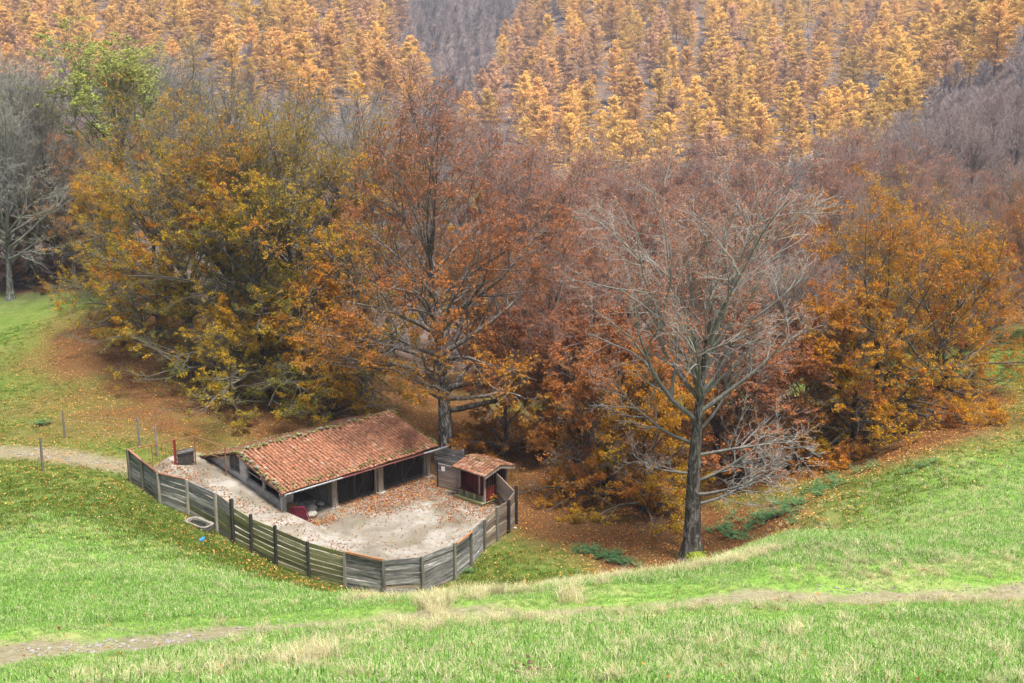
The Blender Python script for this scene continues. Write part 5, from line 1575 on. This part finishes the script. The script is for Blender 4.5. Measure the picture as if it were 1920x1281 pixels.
def meadow_grass():
    X, Y, r = polar(62000, 9.5, 36, 1.1, 1)
    Z = detail_z(X, Y); fr, tk, li = masks(X, Y, Z)
    k = (r.random(len(X)) > tk * 1.15) & (r.random(len(X)) > li * 1.2)
    X, Y, Z, fr = X[k], Y[k], Z[k], fr[k]; n = len(X)
    pat = fbm(X, Y, 1.7, 61)
    calm = np.where((X < -2) & (Y > 21), .25, 1.0)
    idx = np.where(r.random(n) < np.clip((pat - .42 + .07 * (Y < 18)) * 3.5, .04, .85) * calm, 4 + r.integers(0, 2, n), r.integers(0, 4, n))
    idx = np.where(fr < r.random(n), 6 + r.integers(0, 3, n), idx)
    sc = (.62 + .5 * r.random(n)) * (1 + np.clip(Y - 16, 0, 20) * .018)
    td_ = poly_dist(X, Y, TRACK)
    sc = sc * np.where(td_ < 3.2, .5, 1.0)
    tilt = r.normal(size=(n, 2)) * .12
    gn_scatter('meadow_grass', np.stack([X, Y, Z], 1), r.random(n) * 6.28, sc, idx, cl_f + cl_m + cl_d, 'bright short meadow grass on the near slope', 'grass', tilt)
    X, Y, r = polar(60000, 34, 108, .8, 2)
    Z = detail_z(X, Y); fr, tk, li = masks(X, Y, Z)
    k = (r.random(len(X)) > tk * 1.1) & (r.random(len(X)) > li * 1.5 + .0) & ~inside(X, Y, ALLYARD)
    k &= (Y < 66) | (X < -18) | (X > 25)
    X, Y, Z, fr = X[k], Y[k], Z[k], fr[k]; n = len(X)
    idx = np.where(fr > r.random(n), r.integers(0, 6, n), 6 + r.integers(0, 3, n))
    gn_scatter('hollow_grass', np.stack([X, Y, Z], 1), r.random(n) * 6.28, (.85 + .6 * r.random(n)), idx, cl_f + cl_m + cl_d, 'grass in the hollow and on the far meadows, tinted darker for shade', 'grass', r.normal(size=(n, 2)) * .12)
    # blond tussocks: along the crest, beside the track, dotted over the right hand slope
    pts_ = []
    r = np.random.default_rng(9)
    def strip(line, n, s, lo=.7, hi=1.2):
        for _ in range(n):
            k_ = int(r.integers(len(line) - 1)); f = r.random()
            u = line[k_][0] * (1 - f) + line[k_ + 1][0] * f; v = line[k_][1] * (1 - f) + line[k_ + 1][1] * f
            p = gpt(u + r.normal() * 6, v + r.normal() * s)
            pts_.append((p[0], p[1], r.uniform(lo, hi)))
    strip([(640, 1128), (800, 1122), (950, 1112), (1100, 1092), (1300, 1068), (1460, 1035)], 420, 4, .5, 1.15)
    strip([(130, 1290), (300, 1268), (470, 1246), (600, 1222), (700, 1200), (830, 1180)], 130, 8, .4, .9)
    strip([(700, 1172), (900, 1164), (1100, 1156), (1300, 1148), (1500, 1136), (1750, 1134), (1920, 1132)], 110, 6, .4, .8)
    strip([(790, 1140), (830, 1138)], 14, 8, 1.0, 1.5)
    strip([(1050, 1120), (1090, 1122)], 10, 8, .9, 1.4)
    strip([(540, 1255), (620, 1240)], 26, 10, .8, 1.2)
    for _ in range(240):
        u = r.uniform(400, 1950); v = r.uniform(1165, 1290)
        p = gpt(u, v); pts_.append((p[0], p[1], r.uniform(.45, .95)))
    for _ in range(330):
        u = r.uniform(1440, 1940); lo = np.interp(u, [1440, 1600, 1920], [990, 905, 790]); v = r.uniform(lo, 1090)
        p = gpt(u, v); pts_.append((p[0], p[1], r.uniform(.4, .85)))
    for _ in range(25):
        p = gpt(r.uniform(380, 560), r.uniform(1095, 1140)); pts_.append((p[0], p[1], r.uniform(.5, .8)))
    for k_ in range(len(FPW) - 1):
        a_, b_ = FPW[k_], FPW[k_ + 1]
        for _ in range(5):
            f = r.random(); pts_.append((a_[0] * (1 - f) + b_[0] * f + r.normal() * .12 + .0, a_[1] * (1 - f) + b_[1] * f - .25 + r.normal() * .1, r.uniform(.25, .55)))
    A = np.array(pts_); A = A[A[:, 1] < 75]
    n = len(A)
    gn_scatter('dry_tussocks', np.stack([A[:, 0], A[:, 1], detail_z(A[:, 0], A[:, 1])], 1), r.random(n) * 6.28, A[:, 2], r.integers(0, 3, n), cl_t, 'blond dry grass tussocks along the crest and the track', 'grass', r.normal(size=(n, 2)) * .15)
meadow_grass()

def frond_clump(seed, n=9):
    r = np.random.default_rng(seed); V = []; Q = []; o = 0; tn = []
    for k in range(n):
        az = k * 2.4 + r.normal() * .3; L = r.uniform(.5, .85)
        for j in range(11):
            f = (j + 1) / 12; c = np.array([math.cos(az) * L * f, math.sin(az) * L * f, .62 * L * math.sin(f * 2.2) + .03])
            w = .20 * math.sin(math.pi * min(1, f * .8 + .25)) * L
            for s in (-1, 1):
                sd = np.array([-math.sin(az) * s, math.cos(az) * s, -.18]); fw = np.array([math.cos(az), math.sin(az), 0])
                V += [c - fw * .025, c + sd * w * .6 - fw * .01 + fw * .05, c + sd * w + fw * .07, c + fw * .04]
                Q.append([o, o + 1, o + 2, o + 3]); o += 4; tn.append(r.random())
    return fast_mesh('fern', np.array(V), [np.array(Q)], dict(tint=np.array(tn), rnd=r.random(len(Q))))
M_FERN = grass_mat('fern_green', [(0, (.055, .14, .055)), (.5, (.095, .21, .085)), (1, (.17, .30, .13))])
ferns = [frond_clump(200 + k) for k in range(2)]
for f_ in ferns: f_.materials.append(M_FERN)
def fern_patch(spots, label, seed, sc=(.4, .85)):
    r = np.random.default_rng(seed); P = []
    for u0, v0, u1, v1, n, s in spots:
        for _ in range(n):
            f = r.random(); p = gpt(u0 + (u1 - u0) * f + r.normal() * s, v0 + (v1 - v0) * f + r.normal() * s * .45)
            P.append(p)
    P = np.array(P); n = len(P)
    gn_scatter('fern_patch', P, r.random(n) * 6.28, r.uniform(sc[0], sc[1], n), r.integers(0, 2, n), ferns, label, 'ferns')
fern_patch([(1080, 1033, 1190, 1062, 40, 11)], 'blue green fern patch on the grass between fence and lone beech', 1)
fern_patch([(1335, 1005, 1450, 968, 46, 22), (1440, 975, 1570, 905, 52, 13)], 'strip of ferns along the bank right of the lone beech', 2)
fern_patch([(1705, 890, 1745, 870, 10, 5), (1610, 890, 1640, 875, 8, 5)], 'small ferns on the right meadow below the amber beech', 3)
fern_patch([(325, 936, 340, 938, 5, 3)], 'little green weeds at the foot of the left fence panels', 4, (.35, .55))
fern_patch([(60, 800, 90, 798, 6, 5), (50, 540, 62, 542, 5, 4), (145, 538, 160, 540, 5, 4)], 'low weeds dotted on the left meadow', 5, (.6, 1.0))
fern_patch([(760, 1112, 800, 1114, 6, 6), (865, 1080, 880, 1075, 4, 4), (1340, 1046, 1350, 1048, 4, 4), (1270, 1048, 1280, 1048, 3, 3)], 'small weeds at the foot of the curved fence and lone beech', 6, (.35, .6))

L_FALLEN = leaf_mat('fallen_leaf', [(0, (.10, .035, .018)), (.3, (.22, .075, .028)), (.55, (.36, .14, .04)), (.8, (.50, .27, .07)), (1, (.60, .42, .14))], .3, .15)
def fallen(name, X, Y, Z, r, s0, label, lift=.03, tint=(.42, .2)):
    n = len(X)
    C = np.stack([X, Y, Z + lift * (.4 + r.random(n))], 1)
    V, q = leaf_quads(C, s0 * (.5 + 1.0 * r.random(n)), r, .35)
    me = fast_mesh(name, V, [q], dict(tint=np.clip(tint[0] + tint[1] * r.normal(size=n), 0, 1), rnd=r.random(n)), [L_FALLEN])
    return tag(obj(name, me), label, 'fallen leaves', kind='stuff')
def leaf_litter():
    X, Y, r = polar(620000, 38, 112, .5, 33, 28)
    k = ~inside(X, Y, ALLYARD)
    X, Y = X[k], Y[k]
    li = litter_mask(X, Y)
    n_ = fbm(X, Y, 2.4, 44)
    pr = np.clip(li * .9, 0, 1) * .75 * np.clip((n_ - .2) * 3, .15, 1)
    left = np.clip(1.2 - np.hypot((X + 25) / 19, (Y - 72) / 17), 0, 1)
    pr = np.maximum(pr, left * .42 * np.clip((n_ - .25) * 3, .1, 1))
    hollow = np.clip((np.hypot(X + 6, Y - 62) < 34) * 1.0, 0, 1) * np.clip((6.5 - ground(X, Y)) / 3.5, 0, 1)
    pr = np.maximum(pr, hollow * .10 * np.clip((n_ - .25) * 4, .15, 1))
    k = (r.random(len(X)) < pr) & ((Y < 90) | (X < -20))
    X, Y, li = X[k], Y[k], li[k]
    Z = detail_z(X, Y)
    deep = li > .75
    fallen('leaf_litter', X[deep], Y[deep], Z[deep], r, .046, 'deep rust brown leaf litter under the beeches', .06, (.42, .26))
    fallen('scattered_leaves', X[~deep], Y[~deep], Z[~deep] + .05, r, .043, 'orange leaves scattered over the grass of the hollow', .12, (.66, .22))
    xn, yn, rn_ = polar(420, 10, 34, 1.0, 77)
    fallen('stray_leaves', xn, yn, surf(xn, yn) + .05, rn_, .035, 'few stray brown leaves on the near slope', .06, (.3, .2))
    # in the yard: a carpet by the doors and the hut, drifts on the ramp, a pocket by the open bay
    n = 150000
    x = r.uniform(-26, 2, n); y = r.uniform(48, 78, n)
    inr = inside(x, y, ramp_poly); iny = inside(x, y, yard_poly) & ~inr
    lx = (x - BX) * EV[0] + (y - BY) * EV[1]; ly = (x - BX) * BV[0] + (y - BY) * BV[1]
    cl = fbm(x, y, 1.6, 71); big = fbm(x, y, 4, 72)
    door = np.clip((ly + 4.2 + (big - .5) * 4) / 3.0, 0, 1) * np.clip((lx - 3.4) / 2, 0, 1)
    right = np.clip((lx - 7.4 + (big - .5) * 4) / 3.5, 0, 1) * np.clip((ly + 8.5) / 3, 0, 1)
    pocket = np.exp(-((lx - 2.3) / 1.0) ** 2 - ((ly + .6) / .65) ** 2) * 1.4
    py = np.maximum.reduce([door, right * .95, pocket, .05 + 0 * x]) * np.clip((cl - .18) * 3.2, .1, 1)
    py = np.where(ly > .9, .04, py)
    band = np.exp(-((lx + .9 + .25 * ly) / 1.1) ** 2) * .8 + np.exp(-((ly - 7.5) / 1.6) ** 2) * .7
    prr = np.clip(band, .02, 1) * np.clip((cl - .3) * 3.2, .05, 1)
    k = (iny & (r.random(n) < py)) | (inr & (r.random(n) < prr * .45))
    x, y, inr = x[k], y[k], inr[k]
    z = np.where(inr, np.maximum(ramp_z(x, y), flat(x, y) + .01), flat(x, y))
    fallen('yard_leaves', x, y, z, r, .052, 'orange brown leaves drifted over the concrete yard and ramp', .035, (.40, .17))
    print('leaves', len(X), len(x))
leaf_litter()

# ------------------------------------------------------------------ stones, molehills, mossy boulder, fallen wood
def gravel():
    r = random.Random(3); sp = []
    for k in range(150):
        u = r.uniform(20, 560); v = np.interp(u, [0, 250, 450, 600], [1228, 1207, 1184, 1166]) + r.gauss(0, 7); p = gpt(u, v)
        sp.append((p[0], p[1], float(detail_z(np.array([p[0]]), np.array([p[1]]))[0]) + .01, r.uniform(.015, .045) * (1.7 if r.random() < .12 else 1)))
    for k in range(70):
        u = r.uniform(1500, 1930); v = 1104 + r.gauss(0, 5); p = gpt(u, v)
        sp.append((p[0], p[1], float(detail_z(np.array([p[0]]), np.array([p[1]]))[0]) + .01, r.uniform(.015, .04)))
    o = lumps('track_stones', sp, None, plain('track_limestone', (.27, .245, .22), .9, .2, .25, 9), 21, .5)
    tag(o, 'pale broken stones scattered along the hillside track', 'stones')
    sp = []
    for k in range(60):
        u = r.uniform(0, 240); v = np.interp(u, [0, 120, 240], [845, 856, 876]) + r.gauss(0, 6); p = gpt(u, v); sp.append((p[0], p[1], p[2] + .02, r.uniform(.05, .16)))
    o = lumps('lane_stones', sp, None, plain('lane_stone', (.24, .225, .20), .9, .2, .25, 9), 22, .35)
    tag(o, 'flat grey stones showing in the lane behind the fence', 'stones')
gravel()
M_EARTH = plain('dug_earth', (.12, .078, .05), .95, .05, .45, 30)
def molehill(u, v, rad, label):
    p = gpt(u, v); r = np.random.default_rng(int(u))
    t = thing('molehill', label, 'molehill', p, r.uniform(0, 6), 'molehills in the foreground grass')
    n = 22; V = [(0, 0, rad * .36)]; Fs = []
    for k, f in enumerate((.25, .5, .75, 1.0)):
        for i in range(n):
            a = 2 * math.pi * i / n; rr = rad * f * (1 + .16 * r.normal())
            V.append((math.cos(a) * rr * 1.3, math.sin(a) * rr, rad * (.36 * (1 - f ** 1.6) + .035 * r.normal()) - (.08 if f == 1 else 0)))
    Fs += [(0, 1 + i, 1 + (i + 1) % n) for i in range(n)]
    for k in range(3):
        Fs += [(1 + k * n + i, 1 + (k + 1) * n + i, 1 + (k + 1) * n + (i + 1) % n, 1 + k * n + (i + 1) % n) for i in range(n)]
    me = bpy.data.meshes.new('mound'); me.from_pydata(V, [], Fs); me.materials.append(M_EARTH); obj('mound', me, t)
    sp = [(r.normal() * rad * .75, r.normal() * rad * .6, .02 + rad * .12 * r.random(), r.uniform(.012, .04)) for _ in range(60)]
    lumps('crumbs', sp, t, M_EARTH, int(u))
molehill(596, 1268, .22, 'broad brown molehill at the bottom edge left of centre')
molehill(640, 1252, .12, 'small molehill just right of the broad one at bottom left')
molehill(778, 1243, .20, 'molehill alone in the bright grass below the fence front')
molehill(857, 1239, .10, 'smallest molehill right of the one below the fence front')
molehill(1012, 1277, .24, 'dark molehill cut by the bottom edge at centre')

def boulder():
    p = gpt(1308, 1053); t = thing('mossy_boulder', 'bright green moss covered boulder at the foot of the lone beech', 'boulder', p)
    bm = bmesh.new(); bmesh.ops.create_icosphere(bm, subdivisions=3, radius=.5)
    for v in bm.verts:
        n_ = float(fbm(np.array([v.co.x * 3 + 9]), np.array([v.co.y * 3 + v.co.z * 4 + 9]), 1.0, 3)[0]); v.co *= .8 + .5 * n_; v.co.z *= .7; v.co.x *= 1.1
    me = bpy.data.meshes.new('stone'); bm.to_mesh(me); bm.free()
    me.materials.append(plain('bright_moss', (.15, .19, .018), .95, .1, .4, 9))
    for q in me.polygons: q.use_smooth = True
    obj('stone', me, t).location = (0, 0, .12)
    sp = [(random.gauss(0, .3), random.gauss(0, .28), random.uniform(.1, .4), random.uniform(.04, .1)) for _ in range(50)]
    lumps('moss', sp, t, me.materials[0], 4)
boulder()
def log(u, v, L, rad, rz, label):
    p = gpt(u, v); t = thing('fallen_log', label, 'log', p, rz)
    MB().tube([(-L / 2, 0, rad * .7), (-L / 4, .05, rad * .9), (0, -.04, rad * .8), (L / 3, .06, rad * .8), (L / 2, 0, rad * .6)], [rad, rad * .95, rad * .9, rad * .8, rad * .65], 9).build('stem', M_FIELD, t, jitter=.02)
    for k in range(3):
        x = random.uniform(-L / 3, L / 3); a = random.uniform(.5, 1.4)
        MB().tube([(x, 0, rad), (x + .3, .5 * math.cos(a), rad + .12), (x + .9, .9 * math.cos(a), rad + .15)], [rad * .35, rad * .25, rad * .08], 6).build('broken_branch', M_FIELD, t)
log(85, 527, 4.5, .22, .2, 'fallen grey log below the pale trunk at the left meadow edge')
log(140, 541, 3.2, .18, -.3, 'second fallen log lying right of the left edge trunk')
log(33, 522, 3.0, .2, .7, 'short fallen log at the extreme left meadow edge')

# ------------------------------------------------------------------ air
def haze():
    t = NT('valley_haze')
    v = t.n('VolumePrincipled')
    v.inputs['Color'].default_value = (.86, .88, 1.0, 1)
    v.inputs['Density'].default_value = HAZE_D
    v.inputs['Anisotropy'].default_value = .2
    t.l(v.outputs[0], t.out.inputs['Volume'])
    m = MB().box(-1060, 1060, -30, 1180, -40, 245)
    tag(m.build('haze', t.m), 'thin bluish autumn haze over the valley', 'haze', kind='stuff')
HAZE_D = .00026
haze()
